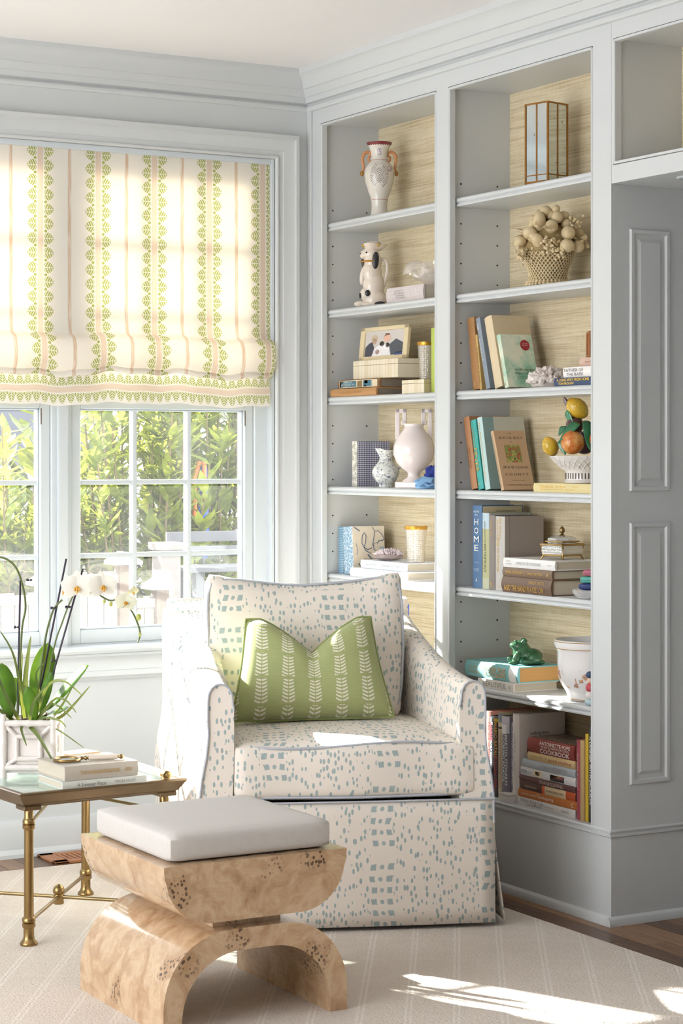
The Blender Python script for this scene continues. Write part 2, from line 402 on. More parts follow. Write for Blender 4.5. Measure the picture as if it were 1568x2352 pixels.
b.box(OX0, OX1, .034, .10, 1.466, 1.50, .003); b.box(OX0, OX1, .034, .10, 2.264, OZ1, .003); b.box(OX0, OX1, .034, .12, OZ0-.03, .668, .003)
b.box(OX1-.012, OX1, -.002, .034, OZ0, OZ1, .002)
struct(b.obj('trim_8', WINW, smooth=False))['label'] = 'white window jambs and mullions'
# ------------------------------------------------------------------ built-in bookcases
SHTOP = [2.078, 1.781, 1.483, 1.178, .880, .583]
XB = .233
def bookcase(label, ya, yb, oa, ob, tops):
    """unit spanning ya (left) > yb (right), opening oa > ob"""
    t = thing('bookcase', label, 'bookcase', (0, (ya+yb)/2, 0), group='built-in bookcases'); yo = -(ya+yb)/2
    def box(bb, x0, x1, y0, y1, z0, z1, bev=0): bb.box(x0, x1, min(y0, y1)+yo, max(y0, y1)+yo, z0, z1, bev, seg=1)
    zt = 2.418; zb = .258
    b = B(); box(b, 0, .02, ya, oa, zb, H-.1); box(b, 0, .02, ob, yb, zb, H-.1); box(b, 0, .02, oa, ob, zt, H-.1)
    b.obj('face_frame', PAINT, t, smooth=False)
    b = B()   # rounded bead round the opening, set off by a fine gap
    e = .0014; w = .0095
    box(b, -.0025, .022, oa-e, oa-w, zb, zt-e, .003); box(b, -.0025, .022, ob+e, ob+w, zb, zt-e, .003); box(b, -.0025, .022, oa-e, ob+e, zt-w, zt-e, .003)
    b.obj('edge_bead', PAINT, t, smooth=False)
    for y0, y1, nm in ((oa, ya, 'side_panel'), (yb, ob, 'side_panel')):
        b = B(); a = (oa+.006 if nm and y0 == oa else ob-.006)
        box(b, .02, XB, a, (a+.02 if y0 == oa else a-.02), zb, zt+.02); s = b.obj('side_panel', PAINT, t, smooth=False)
        if y0 == oa:
            b = B()
            z = .34
            while z < 2.14:
                if all(abs(z-(q-.014)) > .03 for q in tops):
                    for xx in (.05, .185): b.lathe([(0.0001, 0), (.0028, 0), (.0028, .001)], 8, T(xx, a+yo-.0004, z) @ RX(math.pi/2), caps=True)
                z += .0615
            q = b.obj('peg_holes', DARK, s, smooth=False); q['kind'] = 'stuff'
    b = B(); box(b, XB, XB+.012, oa+.03, ob-.03, zb, zt+.03); b.obj('back_panel', GRASS, t, smooth=False)
    b = B(); box(b, .02, XB, oa+.006, ob-.006, zt-.002, zt+.02); b.obj('top_panel', PAINT, t, smooth=False)
    PR = [(0, 0), (-.004, -.001), (-.0075, -.005), (-.0075, -.011), (-.004, -.0145), (-.0015, -.0155), (-.0015, -.017), (-.005, -.0185), (-.0065, -.022), (-.005, -.026), (0, -.027)]
    for z in tops:
        poly = [(.034+p[0], z+p[1]) for p in PR]+[(XB, z-.024), (XB, z)]
        B().prism([(p[0], p[1]) for p in poly], oa+.005+yo, ob-.005+yo, 'y').obj('shelf', PAINT, t, angle=28)
    for z in tops:   # little brass shelf supports
        for xx in (.185,): pass
    # floor of the case, ledge moulding and plinth
    b = B(); box(b, -.001, XB, ya, yb, .24, .258); b.obj('bottom_shelf', PAINT, t, smooth=False)
    poly = [(0, .262), (-.003, .262), (-.006, .259), (-.006, .256), (-.002, .254), (-.002, .250), (-.006, .248), (-.006, .243), (-.002, .240), (0, .240)]
    B().prism(poly, ya+yo, yb+yo, 'y').obj('ledge_moulding', PAINT, t, angle=20)
    b = B(); box(b, .0, .02, ya, yb, 0, .24); b.obj('plinth', PAINT, t, smooth=False)
    B().prism([(0, 0), (-.014, 0), (-.014, .010), (-.010, .019), (-.003, .024), (0, .025)], ya+yo, yb+yo+(.0002 if yb < -1.7 else 0), 'y').obj('shoe_moulding', PAINT, t, angle=30)
    return t
bookcase('tall built-in bookcase bay beside the window, partly hidden by the armchair', -.004, -.859, -.088, -.825, SHTOP)
bookcase('tall built-in bookcase bay next to the panelled passage, cookbooks at its foot', -.859, -1.716, -.893, -1.633, SHTOP)
# corner strip where bookcase meets the window wall
struct(B().box(-.008, 0, -.03, -.004, 0, 2.47, .003).obj('trim_9', PAINT, smooth=False))['label'] = 'slim corner strip where bookcase meets wall'
# cupboard over the passage
t = thing('overhead_cabinet', 'open overhead cabinet above the passage at the right edge', 'cabinet', (0, -1.716, 0))
Y3 = -.834
b = B(); b.box(0, .02, Y3, -.0008, 2.422, H-.1); b.box(0, .02, Y3, -.0008, 2.027, 2.077, .0015); b.obj('face_frame', PAINT, t, smooth=False)
b = B(); b.box(-.0025, .022, -.0185, -.0105, 2.0785, 2.4205, .003); b.box(-.0025, .022, Y3, -.0105, 2.0785, 2.0865, .003); b.box(-.0025, .022, Y3, -.0105, 2.4125, 2.4205, .003); b.obj('edge_bead', PAINT, t, smooth=False)
B().box(0, .02, -.0092, -.0008, 2.077, 2.422).obj('stile', PAINT, t, smooth=False)
B().box(.02, .233, -.0135, -.0005, 2.06, 2.45).obj('side_panel', PAINT, t, smooth=False)
B().box(.02, .233, Y3, -.0005, 2.06, 2.0785).obj('bottom_panel', PAINT, t, smooth=False)
B().box(.02, .233, Y3, -.0005, 2.42, 2.45).obj('top_panel', PAINT, t, smooth=False)
B().box(.233, .245, Y3, -.0005, 2.05, 2.45).obj('back_panel', GRASS, t, smooth=False)
# passage: side with raised panels, ceiling, end wall
ps = struct(B().box(.0202, XR, -1.716, -1.70, 0, 2.027).obj('wall_right', PAINT, smooth=False)); ps['label'] = 'panelled passage side wall beside the bookcase'
def raised(z0, z1, x0=.062, x1=.200):
    s = [(0, .0), (.003, -.006), (.012, -.006), (.016, .0), (.020, .004), (.036, -.005)]  # (inset, depth) toward -y negative = proud
    b = B()
    def f(u, v):
        i, d = s[round(u*(len(s)-1))]; c = [(x0+i, z0+i), (x1-i, z0+i), (x1-i, z1-i), (x0+i, z1-i)][round(v*4) % 4]
        return (c[0], -1.7165+d, c[1])
    g = b.grid(f, len(s)-1, 4, cv=True); b.cap(g[-1])
    b.obj('raised_panel', PAINT, ps, smooth=False)
raised(1.186, 1.908); raised(.380, 1.101)
raised(1.186, 1.908, .27, .41); raised(.380, 1.101, .27, .41)
PL = [(0, .262), (-.003, .262), (-.006, .259), (-.006, .256), (-.002, .254), (-.002, .250), (-.006, .248), (-.006, .243), (-.002, .240), (0, .240)]
b = B().prism([(-1.716+p[0], p[1]) for p in PL], -.006, XR, 'x'); b.prism([(-1.716, 0), (-1.730, 0), (-1.730, .010), (-1.726, .019), (-1.719, .024), (-1.716, .025)], -.014, XR, 'x')
b.obj('ledge_moulding', PAINT, ps, angle=25)
struct(B().box(.0202, XR, -2.55, -1.70, 2.0272, 2.05).obj('trim_10', PAINT, smooth=False))['label'] = 'lowered ceiling of the passage'
struct(B().box(XR, XR+.1, -7.6, .14, 0, H).obj('wall_far', WALLP, smooth=False))['label'] = 'end wall of the passage'
struct(B().box(.0, XR, -4.6, -2.55, 0, H).obj('trim_11', PAINT, smooth=False))['label'] = 'far pier of the passage'
t = thing('downlight', 'small recessed downlight in the passage ceiling', 'downlight', (.11, -1.93, 2.027))
B().lathe([(.045, 0), (.045, -.004), (.038, -.005), (.034, 0)], 24).obj('ring', WINW, t); B().lathe([(.0001, -.001), (.034, -.001)], 24, caps=False).obj('lens', flat('#E8E8E4', .3), t)
# ------------------------------------------------------------------ rug and register
t = tag(B().box(-3.6, -.146, -6.0, -.238, .0, .011, .004).obj('rug', RUG, smooth=False), 'large cream woven rug with fine diagonal lines', 'rug')
t = thing('floor_register', 'wooden floor register with dark slots by the window wall', 'vent', (-1.005, -.028, 0))
WOODR = flat('#A9714A', .45, var=.2, nscale=40)
RL, RD = .335, .155
b = B(); b.box(0, RL, -RD, -RD+.032, 0, .009, .003); b.box(0, RL, -.032, 0, 0, .009, .003); b.box(0, .05, -RD, 0, 0, .009, .003); b.box(RL-.05, RL, -RD, 0, 0, .009, .003); b.obj('frame', WOODR, t, smooth=False)
B().box(.04, RL-.04, -RD+.03, -.03, .0003, .001).obj('slot_backing', DARK, t, smooth=False)
for i in range(14): B().box(.055+i*.0168, .055+i*.0168+.0105, -RD+.03, -.03, .001, .008, .001, seg=1).obj('slat', WOODR, t, smooth=False)
# ------------------------------------------------------------------ printed fabrics
def m_shade():
    g = NT('printed_linen_shade'); uv = g.coord('UV'); s = g.sep(uv); u, v = s[0], s[1]
    cu = g.math('SUBTRACT', g.math('FRACT', g.math('ADD', g.math('DIVIDE', g.math('ADD', u, 20*.2015+.979), .2015), .5)), .5)
    d = g.math('ABSOLUTE', g.math('MULTIPLY', cu, .2015))
    wob = g.noise(g.mapping(uv, (30, 3, 1)), 1.0, 2); streak = g.noise(g.mapping(uv, (520, 14, 1)), 1.0, 2)
    stripe = g.math('SUBTRACT', 1.0, g.step(d, .0085, .0105))
    th = g.math('SUBTRACT', 1.0, g.step(g.math('ABSOLUTE', g.math('SUBTRACT', d, .1008)), .0045, .0075)); th = g.math('MULTIPLY', th, g.step(streak, .25, .6))
    stripe = g.math('MULTIPLY', stripe, g.math('MULTIPLY_ADD', streak, .7, .35))
    p = g.math('DIVIDE', g.math('SUBTRACT', d, .0125), .034)
    q = g.math('SUBTRACT', g.math('FRACT', g.math('DIVIDE', v, .047)), .5); aq = g.math('ABSOLUTE', q)
    pc = g.math('MAXIMUM', p, 0.0)
    wd = g.math('MULTIPLY', g.math('POWER', g.math('ADD', pc, .05), .55), g.math('POWER', g.math('MAXIMUM', g.math('SUBTRACT', 1.0, pc), 0.0), .80)); wd = g.math('MULTIPLY', wd, .98)
    inside = g.math('MULTIPLY', g.math('GREATER_THAN', p, 0.0), g.step(g.math('SUBTRACT', wd, aq), .0, .05))
    ph = g.math('FRACT', g.math('MULTIPLY', g.math('SUBTRACT', pc, g.math('MULTIPLY', g.math('POWER', aq, 1.3), .95)), 4.0))
    lf = g.math('MULTIPLY', g.step(ph, .16, .30), g.math('SUBTRACT', 1.0, g.step(ph, .86, .98)))
    lf = g.math('MULTIPLY', lf, g.step(aq, .012, .04)); leaf = g.math('MULTIPLY', lf, inside)
    dq = g.math('SUBTRACT', .5, aq); dot = g.math('ADD', g.math('POWER', g.math('DIVIDE', g.math('SUBTRACT', p, .16), .15), 2.0), g.math('POWER', g.math('DIVIDE', dq, .10), 2.0))
    leaf = g.math('MAXIMUM', leaf, g.math('LESS_THAN', dot, 1.0))
    lin_n = g.noise(g.mapping(uv, (900, 900, 1)), 1.0, 1)
    base = g.mix(lin_n, lin('#F1EADF'), lin('#FAF6EE'))
    base = g.mix(g.math('MULTIPLY', stripe, .85), base, lin('#DDC0A6')); base = g.mix(g.math('MULTIPLY', th, .8), base, lin('#D6B494'))
    base = g.mix(g.math('MULTIPLY', leaf, .9), base, g.mix(wob, lin('#98A541'), lin('#B2B958')))
    df = g.n('ShaderNodeBsdfDiffuse'); g.l(base, df.inputs[0]); tl = g.n('ShaderNodeBsdfTranslucent'); g.l(base, tl.inputs[0])
    mx = g.n('ShaderNodeMixShader'); mx.inputs[0].default_value = .27; g.l(df.outputs[0], mx.inputs[1]); g.l(tl.outputs[0], mx.inputs[2])
    return g.end(mx.outputs[0])
SHADE = m_shade()
def m_dash():
    g = NT('brush_dash_print'); uv = g.coord('UV'); s = g.sep(uv)
    nz = g.noise(g.mapping(uv, (260, 60, 1)), 1.0, 2); 
    wu = g.math('MULTIPLY_ADD', g.noise(g.mapping(uv, (3, 10, 1)), 1.0, 2), .060, -.030)
    u = g.math('ADD', s[0], wu); P = .30
    d = g.math('MULTIPLY', g.math('SUBTRACT', g.math('FRACT', g.math('ADD', g.math('DIVIDE', u, P), 10.22)), .5), P); ad = g.math('ABSOLUTE', d)
    incol = g.math('SUBTRACT', 1.0, g.step(ad, .030, .036))
    row = g.math('FRACT', g.math('DIVIDE', g.math('ADD', s[1], g.math('MULTIPLY', wu, .3)), .031)); ar = g.math('ABSOLUTE', g.math('SUBTRACT', row, .5))
    e = g.math('MULTIPLY_ADD', nz, .006, -.003)
    bx = g.math('MULTIPLY', g.math('LESS_THAN', g.math('ABSOLUTE', g.math('SUBTRACT', g.math('ADD', ad, g.math('MULTIPLY', e, .6)), .0215)), .0072), g.math('LESS_THAN', g.math('ADD', g.math('MULTIPLY', ar, .031), e), .0080))
    dt = g.math('ADD', g.math('POWER', g.math('DIVIDE', d, .0055), 2.0), g.math('POWER', g.math('DIVIDE', g.math('MULTIPLY', ar, .031), .0060), 2.0)); dot = g.math('LESS_THAN', dt, 1.0)
    wnz = g.n('ShaderNodeTexWhiteNoise', noise_dimensions='2D'); g.l(g.comb(g.math('FLOOR', g.math('ADD', g.math('DIVIDE', u, P), 10.22)), g.math('FLOOR', g.math('DIVIDE', g.math('ADD', s[1], g.math('MULTIPLY', wu, .3)), .031))), wnz.inputs['Vector']); keep = g.math('GREATER_THAN', wnz.outputs[0], .12)
    big = g.math('MULTIPLY', g.math('MULTIPLY', g.math('MAXIMUM', bx, dot), incol), keep)
    vr = g.voro(g.mapping(uv, (100, 46, 1)), 1.0, .7); thr = g.math('MULTIPLY_ADD', g.noise(g.mapping(uv, (15, 10, 1)), 1.0, 2), 1.25, -.15)
    sm = g.math('LESS_THAN', g.math('ADD', vr, g.math('MULTIPLY', e, 12.0)), thr); sm = g.math('MULTIPLY', sm, g.math('SUBTRACT', 1.0, incol)); sm = g.math('MULTIPLY', sm, g.math('LESS_THAN', vr, .36))
    mk = g.math('MAXIMUM', big, sm); st = g.noise(g.mapping(uv, (700, 40, 1)), 1.0, 2)
    ink = g.mix(st, lin('#83999C'), lin('#AFC0BF')); wv = g.noise(g.mapping(uv, (800, 800, 1)), 1.0, 1)
    base = g.mix(wv, lin('#EAE0D4'), lin('#F1E8DD')); col = g.mix(g.math('MULTIPLY', mk, .88), base, ink)
    return g.end(g.bsdf(col, .85, spec=.15, normal=g.bump(wv, .12, .0006), sheen=.08))
DASH = m_dash()
PIPE = flat('#B9BCC4', .8, var=.08)
def m_pillow():
    g = NT('green_leaf_print'); uv = g.coord('UV'); s = g.sep(uv); P = .078
    d = g.math('MULTIPLY', g.math('SUBTRACT', g.math('FRACT', g.math('ADD', g.math('DIVIDE', s[0], P), 10.5)), .5), P); ad = g.math('ABSOLUTE', d)
    ph = g.math('FRACT', g.math('DIVIDE', g.math('ADD', s[1], g.math('MULTIPLY', g.math('POWER', g.math('DIVIDE', ad, .016), 1.7), -.006)), .0105))
    grp = g.math('FRACT', g.math('DIVIDE', g.math('ADD', s[1], .03), .078)); gm = g.math('LESS_THAN', g.math('ABSOLUTE', g.math('SUBTRACT', grp, .5)), .44)
    wd = g.math('MULTIPLY_ADD', g.math('SUBTRACT', 1.0, grp), .005, .0145)
    m = g.math('MULTIPLY', g.math('MULTIPLY', g.math('LESS_THAN', ph, .5), g.math('LESS_THAN', ad, wd)), g.math('MULTIPLY', gm, g.math('GREATER_THAN', ad, .0012)))
    wv = g.noise(g.mapping(uv, (600, 900, 1)), 1.0, 2); wv2 = g.noise(g.mapping(uv, (30, 400, 1)), 1.0, 2)
    base = g.mix(wv2, lin('#97A066'), lin('#B0B681')); col = g.mix(g.math('MULTIPLY', m, .85), base, lin('#EAE5D6'))
    return g.end(g.bsdf(col, .75, normal=g.bump(wv, .2, .0006), spec=.25, sheen=.2))
PILLOW = m_pillow()
def m_linen(c1, c2, nm):
    g = NT(nm); co = g.coord(); a = g.noise(g.mapping(co, (900, 60, 900)), 1.0, 2); b_ = g.noise(g.mapping(co, (60, 900, 60)), 1.0, 2); k = g.math('MULTIPLY', g.math('ADD', a, b_), .5)
    return g.end(g.bsdf(g.mix(k, lin(c1), lin(c2)), .9, normal=g.bump(k, .25, .0008), spec=.15, sheen=.1))
LINEN = m_linen('#BCB7B1', '#D3CEC9', 'stool_linen')
def m_burl():
    g = NT('burl_veneer'); co = g.coord(); w = g.noise(co, 5.5, 3, .6, col=True)
    sh = g.n('ShaderNodeVectorMath', operation='MULTIPLY_ADD'); g.l(w, sh.inputs[0]); sh.inputs[1].default_value = (.25, .25, .25); g.l(co, sh.inputs[2])
    swirl = g.noise(sh.outputs[0], 16, 5, .62); fine = g.noise(g.mapping(sh.outputs[0], (40, 40, 130)), 1.0, 2)
    col = g.ramp(g.math('ADD', g.math('MULTIPLY', swirl, .85), g.math('MULTIPLY', fine, .16)), [(.28, lin('#A27A54')), (.46, lin('#BD9A75')), (.60, lin('#CFB18E')), (.78, lin('#B58E67'))])
    cl = g.voro(sh.outputs[0], 6.5, 1.0); clm = g.math('SUBTRACT', 1.0, g.step(cl, .16, .34)); pick = g.noise(co, 3.7, 1); clm = g.math('MULTIPLY', clm, g.step(pick, .36, .44))
    sp = g.voro(g.mapping(co, (1, 1, .8)), 120, 1.0); spots = g.math('SUBTRACT', 1.0, g.step(sp, .30, .46)); k = g.math('MULTIPLY', spots, clm)
    col = g.mix(g.math('MULTIPLY', clm, .35), col, lin('#A87E52')); col = g.mix(g.math('MULTIPLY', k, .9), col, lin('#3B2113'))
    return g.end(g.bsdf(col, .2, coat=.7))
BURL = m_burl()
# ------------------------------------------------------------------ roman shade
t = thing('roman_shade', 'cream linen roman shade printed with green leaf columns and tan stripes', 'blind', (0, 0, 2.29))
SX0, SX1 = -1.942, -.146
PF = [(.010, 2.29), (.010, 2.1), (.010, 1.9), (.010, 1.75), (.008, 1.70), (.003, 1.682), (-.010, 1.676), (-.026, 1.668), (-.035, 1.645), (-.037, 1.615), (-.035, 1.588), (-.027, 1.570), (-.014, 1.562), (-.003, 1.570), (.004, 1.59)]
PF2 = [(-.002, 1.605), (-.010, 1.585), (-.020, 1.568), (-.026, 1.556), (-.020, 1.548), (-.010, 1.553), (-.006, 1.562)]
PF3 = [(.0, 1.60), (-.006, 1.57), (-.012, 1.54), (-.015, 1.51), (-.016, 1.485), (-.017, 1.452)]
def shade_part(name, PF, amp, swap=False, x1=SX1, voff=0.0):
    arc = [0.0]
    for a, c in zip(PF[:-1], PF[1:]): arc.append(arc[-1]+math.hypot(a[0]-c[0], a[1]-c[1]))
    N = 110; b = B(); uvd = {}
    def f(u, v):
        k = v*(len(PF)*3-3); i = min(int(k/3), len(PF)-2); fr = k/3-i; y = PF[i][0]*(1-fr)+PF[i+1][0]*fr; z = PF[i][1]*(1-fr)+PF[i+1][1]*fr; s_ = arc[i]*(1-fr)+arc[i+1]*fr
        x = SX0+(x1-SX0)*u; w = min(1, max(0, (1.74-z)/.1)); wz = (.006*math.sin(x*9+1)+.004*math.sin(x*23)+.0025*math.sin(x*51+2))*amp; wy = (.006*math.sin(x*13+2)+.004*math.sin(x*31))*amp
        wy2 = .0025*math.sin(x*7)*min(1, (2.29-z)*4)
        return (x, y+wy*w+wy2, z-2.29+wz*w)
    g = b.grid(f, N, len(PF)*3-3); L = b.bm.loops.layers.uv.new('UVMap')
    idx = {}
    for i, row in enumerate(g):
        for j, vt in enumerate(row):
            k = j; ii = min(k//3, len(PF)-2); fr = k/3-ii; idx[vt] = (SX0+(x1-SX0)*i/N, arc[ii]*(1-fr)+arc[ii+1]*fr)
    for fc in b.bm.faces:
        for lp in fc.loops:
            x, s_ = idx[lp.vert]; lp[L].uv = ((s_-voff)*1.0-.979, x*1.62) if swap else (x, s_)
    return b.obj(name, SHADE, t, angle=80)
shade_part('shade_panel', PF, 1.0); shade_part('inner_fold', PF2, 1.3, x1=SX1-.004); shade_part('hem_band', PF3, .8, True, x1=SX1-.012, voff=.098)
g = NT('shade_lining'); df = g.n('ShaderNodeBsdfDiffuse'); df.inputs[0].default_value = lin('#F4EFE6'); tl = g.n('ShaderNodeBsdfTranslucent'); tl.inputs[0].default_value = lin('#F2EDE4'); mx = g.n('ShaderNodeMixShader'); mx.inputs[0].default_value = .5; g.l(df.outputs[0], mx.inputs[1]); g.l(tl.outputs[0], mx.inputs[2])
B().box(SX0+.004, SX1-.006, .0255, .0265, 1.50-2.29, -.005).obj('lining', g.end(mx.outputs[0]), t, smooth=False)
B().box(SX0, SX1, .001, .03, -.012, .006).obj('headrail', WINW, t, smooth=False)
# ------------------------------------------------------------------ armchair
CH = thing('armchair', 'skirted armchair upholstered in cream fabric with blue-grey brush dashes', 'armchair', (-.664, -1.446, .011), -rad(22.5))
K = .105
def sk(x, y, z): return (x-K*y, y, z)
def zt(v): return .665+.165*(max(0, v)/.84)**2.0
def arm(sd, name):
    xi0, xi1 = (.300, .285) if sd > 0 else (.318, .235)
    xo = .366 if sd > 0 else .384
    N = 18
    def sec(v):
        s_ = min(1, v/.74); xi = xi0+(xi1-xi0)*s_; z1 = zt(v); xout = xo+.004*math.sin(s_*3.1); r = .026; pts = [(xi, .28), (xi, .36), (xi-.004, .46), (xi-.004, z1-.07)]
        m = (xi+xout)/2; hw = (xout-xi)/2
        for k in range(9):
            a = math.pi*(1-k/8); pts.append((m+hw*math.cos(a), z1-.05+.05*math.sin(a)**.75))
        pts += [(xout, z1-.10), (xout-.002, .53), (xout+.004, .47), (xout+.016, .41), (xout+.022, .36), (xout+.024, .28)]
        return pts
    b = B(); M_ = len(sec(0))-1
    def f(u, w):
        v = u*.84; p = sec(v)[round(w*M_)]; return sk(sd*p[0], v+.0, p[1])
    g = b.grid(f, N, M_)
    b.cap(g[0]); b.cap(g[-1][::-1])
    bmesh.ops.recalc_face_normals(b.bm, faces=b.bm.faces)
    o = b.obj(name, DASH, CH, uv=True, angle=50)
    B().tube([sk(sd*p[0], -.002, p[1]) for p in sec(0)[3:]], .0032, 6).obj('piping', PIPE, o)
    B().tube([sk(sd*(sec(v/20*.84)[13][0]+.001), v/20*.84, sec(v/20*.84)[13][1]) for v in range(21)], .0028, 6).obj('piping', PIPE, o)
arm(1, 'arm'); arm(-1, 'arm')
b = B()
def fb(u, v):
    x = -.372+.732*u; k = v*2; a = abs(u*2-1)
    P = [(.68, .30), (.725, .55), (.76, .70), (.775, .80), (.785, .832), (.81, .838), (.835, .825), (.845, .78), (.84, .55), (.83, .28)]
    y, z = P[round(v*9)]; return sk(x, y, z)
g = b.grid(fb, 16, 9); b.cap([r[0] for r in g]) if False else None
b.cap(g[0][::-1]); b.cap(g[-1]); bmesh.ops.recalc_face_normals(b.bm, faces=b.bm.faces); b.obj('back', DASH, CH, uv=True, angle=50)
b = B(); 
for (x0, x1, y0, y1, z0, z1) in ((-.36, .35, .02, .80, .03, .335),): b.box(x0, x1, y0, y1, z0, z1)
for v in b.bm.verts: v.co = Vector(sk(*v.co))
b.obj('seat_base', flat('#6B5B45', .9), CH, smooth=False)
# skirt panels, kicked out at the sides
def panel(fn, nm, nu=20, nv=8):
    b = B(); b.grid(fn, nu, nv); o = b.obj(nm, DASH, CH, uv=True, angle=60); md = o.modifiers.new('thickness', 'SOLIDIFY'); md.thickness = .004; md.offset = 0; return o
panel(lambda u, v: sk(-.402+.794*u, .0-.010*math.sin(math.pi*u)-.006*v, .345-.333*v), 'skirt')
panel(lambda u, v: sk(.388+.036*v**1.3+.006*math.sin(u*9)*v, .012+.80*u, .335-.322*v), 'skirt')
panel(lambda u, v: sk(-.398-.030*v**1.3, .012+.80*u, .335-.322*v), 'skirt')
panel(lambda u, v: sk(-.40+.79*u, .84+.01*v, .335-.32*v), 'skirt')
b = B().tube([sk(-.402+.794*i/20, -.004-.010*math.sin(math.pi*i/20), .346) for i in range(21)], .003, 6); b.obj('piping', PIPE, CH)
# cushions
def cushion_part(name, w, d, h, r, puff, ps, M, deform=None, piped=True, mat=None, off=(0, 0)):
    b = cushion_bm(B(), w, d, h, r, puff, 14, ps)
    if deform:
        for v in b.bm.verts: v.co = Vector(deform(v.co))
    bmesh.ops.recalc_face_normals(b.bm, faces=b.bm.faces)
    o = b.obj(name, mat or DASH, CH, uv=True, angle=60)
    for vtx in ():
        pass
    if piped:
        for sg in (1, -1):
            pts = []; n = 72
            for i in range(n):
                a = 2*math.pi*i/n; c, s_ = math.cos(a), math.sin(a); m = (abs(c)**7+abs(s_)**7)**(-1/7)
                p = Vector((m*c*(w/2-.001), m*s_*(d/2-.001), sg*(h/2-r*.30)))
                # follow side puff
                e = ps*(1-min(1, abs(p.x)/(w/2))**2.2)*1.0 if abs(s_) > abs(c) else 0
                if deform: p = Vector(deform(p))
                pts.append(p)
            q = B().tube(pts, .0036, 6, closed=True).obj('piping', PIPE, o)
    o.matrix_basis = M; return o
def seat_def(p):
    x, y, z = p; k = .5-y/.72; return (x*(1+.03*(k-.5))-K*(y+.36), y-.006*math.cos(x*16)*max(0, -y/.3), z+(.006*math.sin(x*11+.4)*max(0, -y/.3) if z > 0 else 0))
cushion_part('seat_cushion', .652, .72, .155, .028, .018, .004, T(.012, .352, .4275), seat_def)
def back_def(p):
    x, y, z = p; a = min(1, abs(x)/.285); sag = .030*(1-a**1.6)*max(0, y/.21); ear = .012*(a**6)*max(0, y/.21)
    return (x*(1-.05*max(0, -y/.21)), y-sag+ear, z-.02*math.cos(x*5)*max(0, y/.21)+.004*math.sin(x*30)*max(0, y/.21))
cushion_part('back_cushion', .575, .425, .15, .026, .034, .004, T(-.066, .565, .705) @ RX(rad(90-12)) , back_def)
# scatter pillow with a chopped top
PW = thing('throw_pillow', 'green lumbar pillow with cream leaf columns and dented top', 'pillow', (-.664, -1.446, .011), -rad(22.5))
def pill(front):
    def f(u, v):
        a, b_ = u*2-1, v*2-1; top = (b_+1)/2
        wide = .232-.052*top**1.2; x = a*wide*(1-.05*(1-a*a)*abs(b_)**3); 
        z = -.145+.290*top; dip = .104*max(0, 1-abs(a-.02)/.82)**1.25*top**2.0; z -= dip
        x += .010*math.sin(math.pi*top)*(-a)*abs(a)**3
        th = .070*((1-a**4)*(1-b_**4))**.62*(1-.35*math.exp(-((a-.02)/.16)**2)*top**2)
        return (x, -th if front else th*.8, z)
    return f
b = B(); N = 40; b.grid(pill(True), N, 26); b.grid(lambda u, v: pill(False)(1-u, v), N, 26)
bmesh.ops.remove_doubles(b.bm, verts=b.bm.verts, dist=2e-4)
L = b.bm.loops.layers.uv.new('UVMap')
for fc in b.bm.faces:
    for lp in fc.loops:
        c = lp.vert.co; tp = (c.z+.145)/.290; lp[L].uv = (c.x*(1+.12*tp), c.z+.10*max(0, 1-abs(c.x)/.17)**1.25*tp**2)
MP = T(-.070, .345, .668) @ RX(rad(-16)) @ RZ(rad(2)) @ RY(rad(-1))
o = b.obj('cover', PILLOW, PW, angle=70, M=MP)
pts = []
for i in range(160):
    q = i/160*4; sd = int(q); fr = q-sd; u, v = [(fr, 0), (1, fr), (1-fr, 1), (0, 1-fr)][sd]; p = pill(True)(u, v); pts.append((p[0], 0, p[2]))
B().tube(pts, .0038, 6, closed=True).obj('piping', flat('#8F9A5C', .8), o)
# ------------------------------------------------------------------ burl stool
ST = thing('stool', 'low burl wood stool with arched base and grey linen cushion', 'stool', (-1.297, -1.890, .011))
SY0, SY1 = -.234, .238
def arch(out_w, out_h, r_out, th):
    n = 14; o = [(-out_w, 0)]; i_ = [(-out_w+th, 0)]
    hx, hy = .155, .150
    def curve(W, Hh, ax, ay):
        p = [(-W, 0), (-W, Hh-ay)]
        for k in range(1, n+1):
            a = math.pi/2*k/n; p.append((-W+ax-ax*math.cos(a), Hh-ay+ay*math.sin(a)))
        for k in range(n+1):
            a = math.pi/2*(1-k/n); p.append((W-ax+ax*math.cos(a), Hh-ay+ay*math.sin(a)))
        p.append((W, 0)); return p
    O = curve(out_w, out_h, .16, .165); I = curve(out_w-th, out_h-.048, .145, .145)
    return O, I
O, I = arch(.232, .217, .16, .045); b = B()
gO = b.grid(lambda u, v: (O[round(u*(len(O)-1))][0], SY0+(SY1-SY0)*v, O[round(u*(len(O)-1))][1]), len(O)-1, 1)
gI = b.grid(lambda u, v: (I[round(u*(len(I)-1))][0], SY0+(SY1-SY0)*v, I[round(u*(len(I)-1))][1]), len(I)-1, 1)
for j in (0, 1):
    for k in range(len(O)-1): b.bm.faces.new((gO[k][j], gO[k+1][j], gI[k+1][j], gI[k][j]))
for k in (0, -1): b.bm.faces.new((gO[k][0], gO[k][1], gI[k][1], gI[k][0]))
bmesh.ops.recalc_face_normals(b.bm, faces=b.bm.faces); b.obj('arched_base', BURL, ST, angle=35)
B().box(-.092, .082, -.19, .19, .215, .240, .002, seg=1).obj('neck_block', BURL, ST, smooth=False)
poly = [(-.231, .371), (-.229, .345)]
for k in range(1, 13):
    a = math.pi/2*k/12; poly.append((-.225+.115*(1-math.cos(a)) , .345-.108*math.sin(a)))
for k in range(12, 0, -1):
    a = math.pi/2*k/12; poly.append((.225-.115*(1-math.cos(a)), .345-.108*math.sin(a)))
poly += [(.229, .345), (.231, .371)]
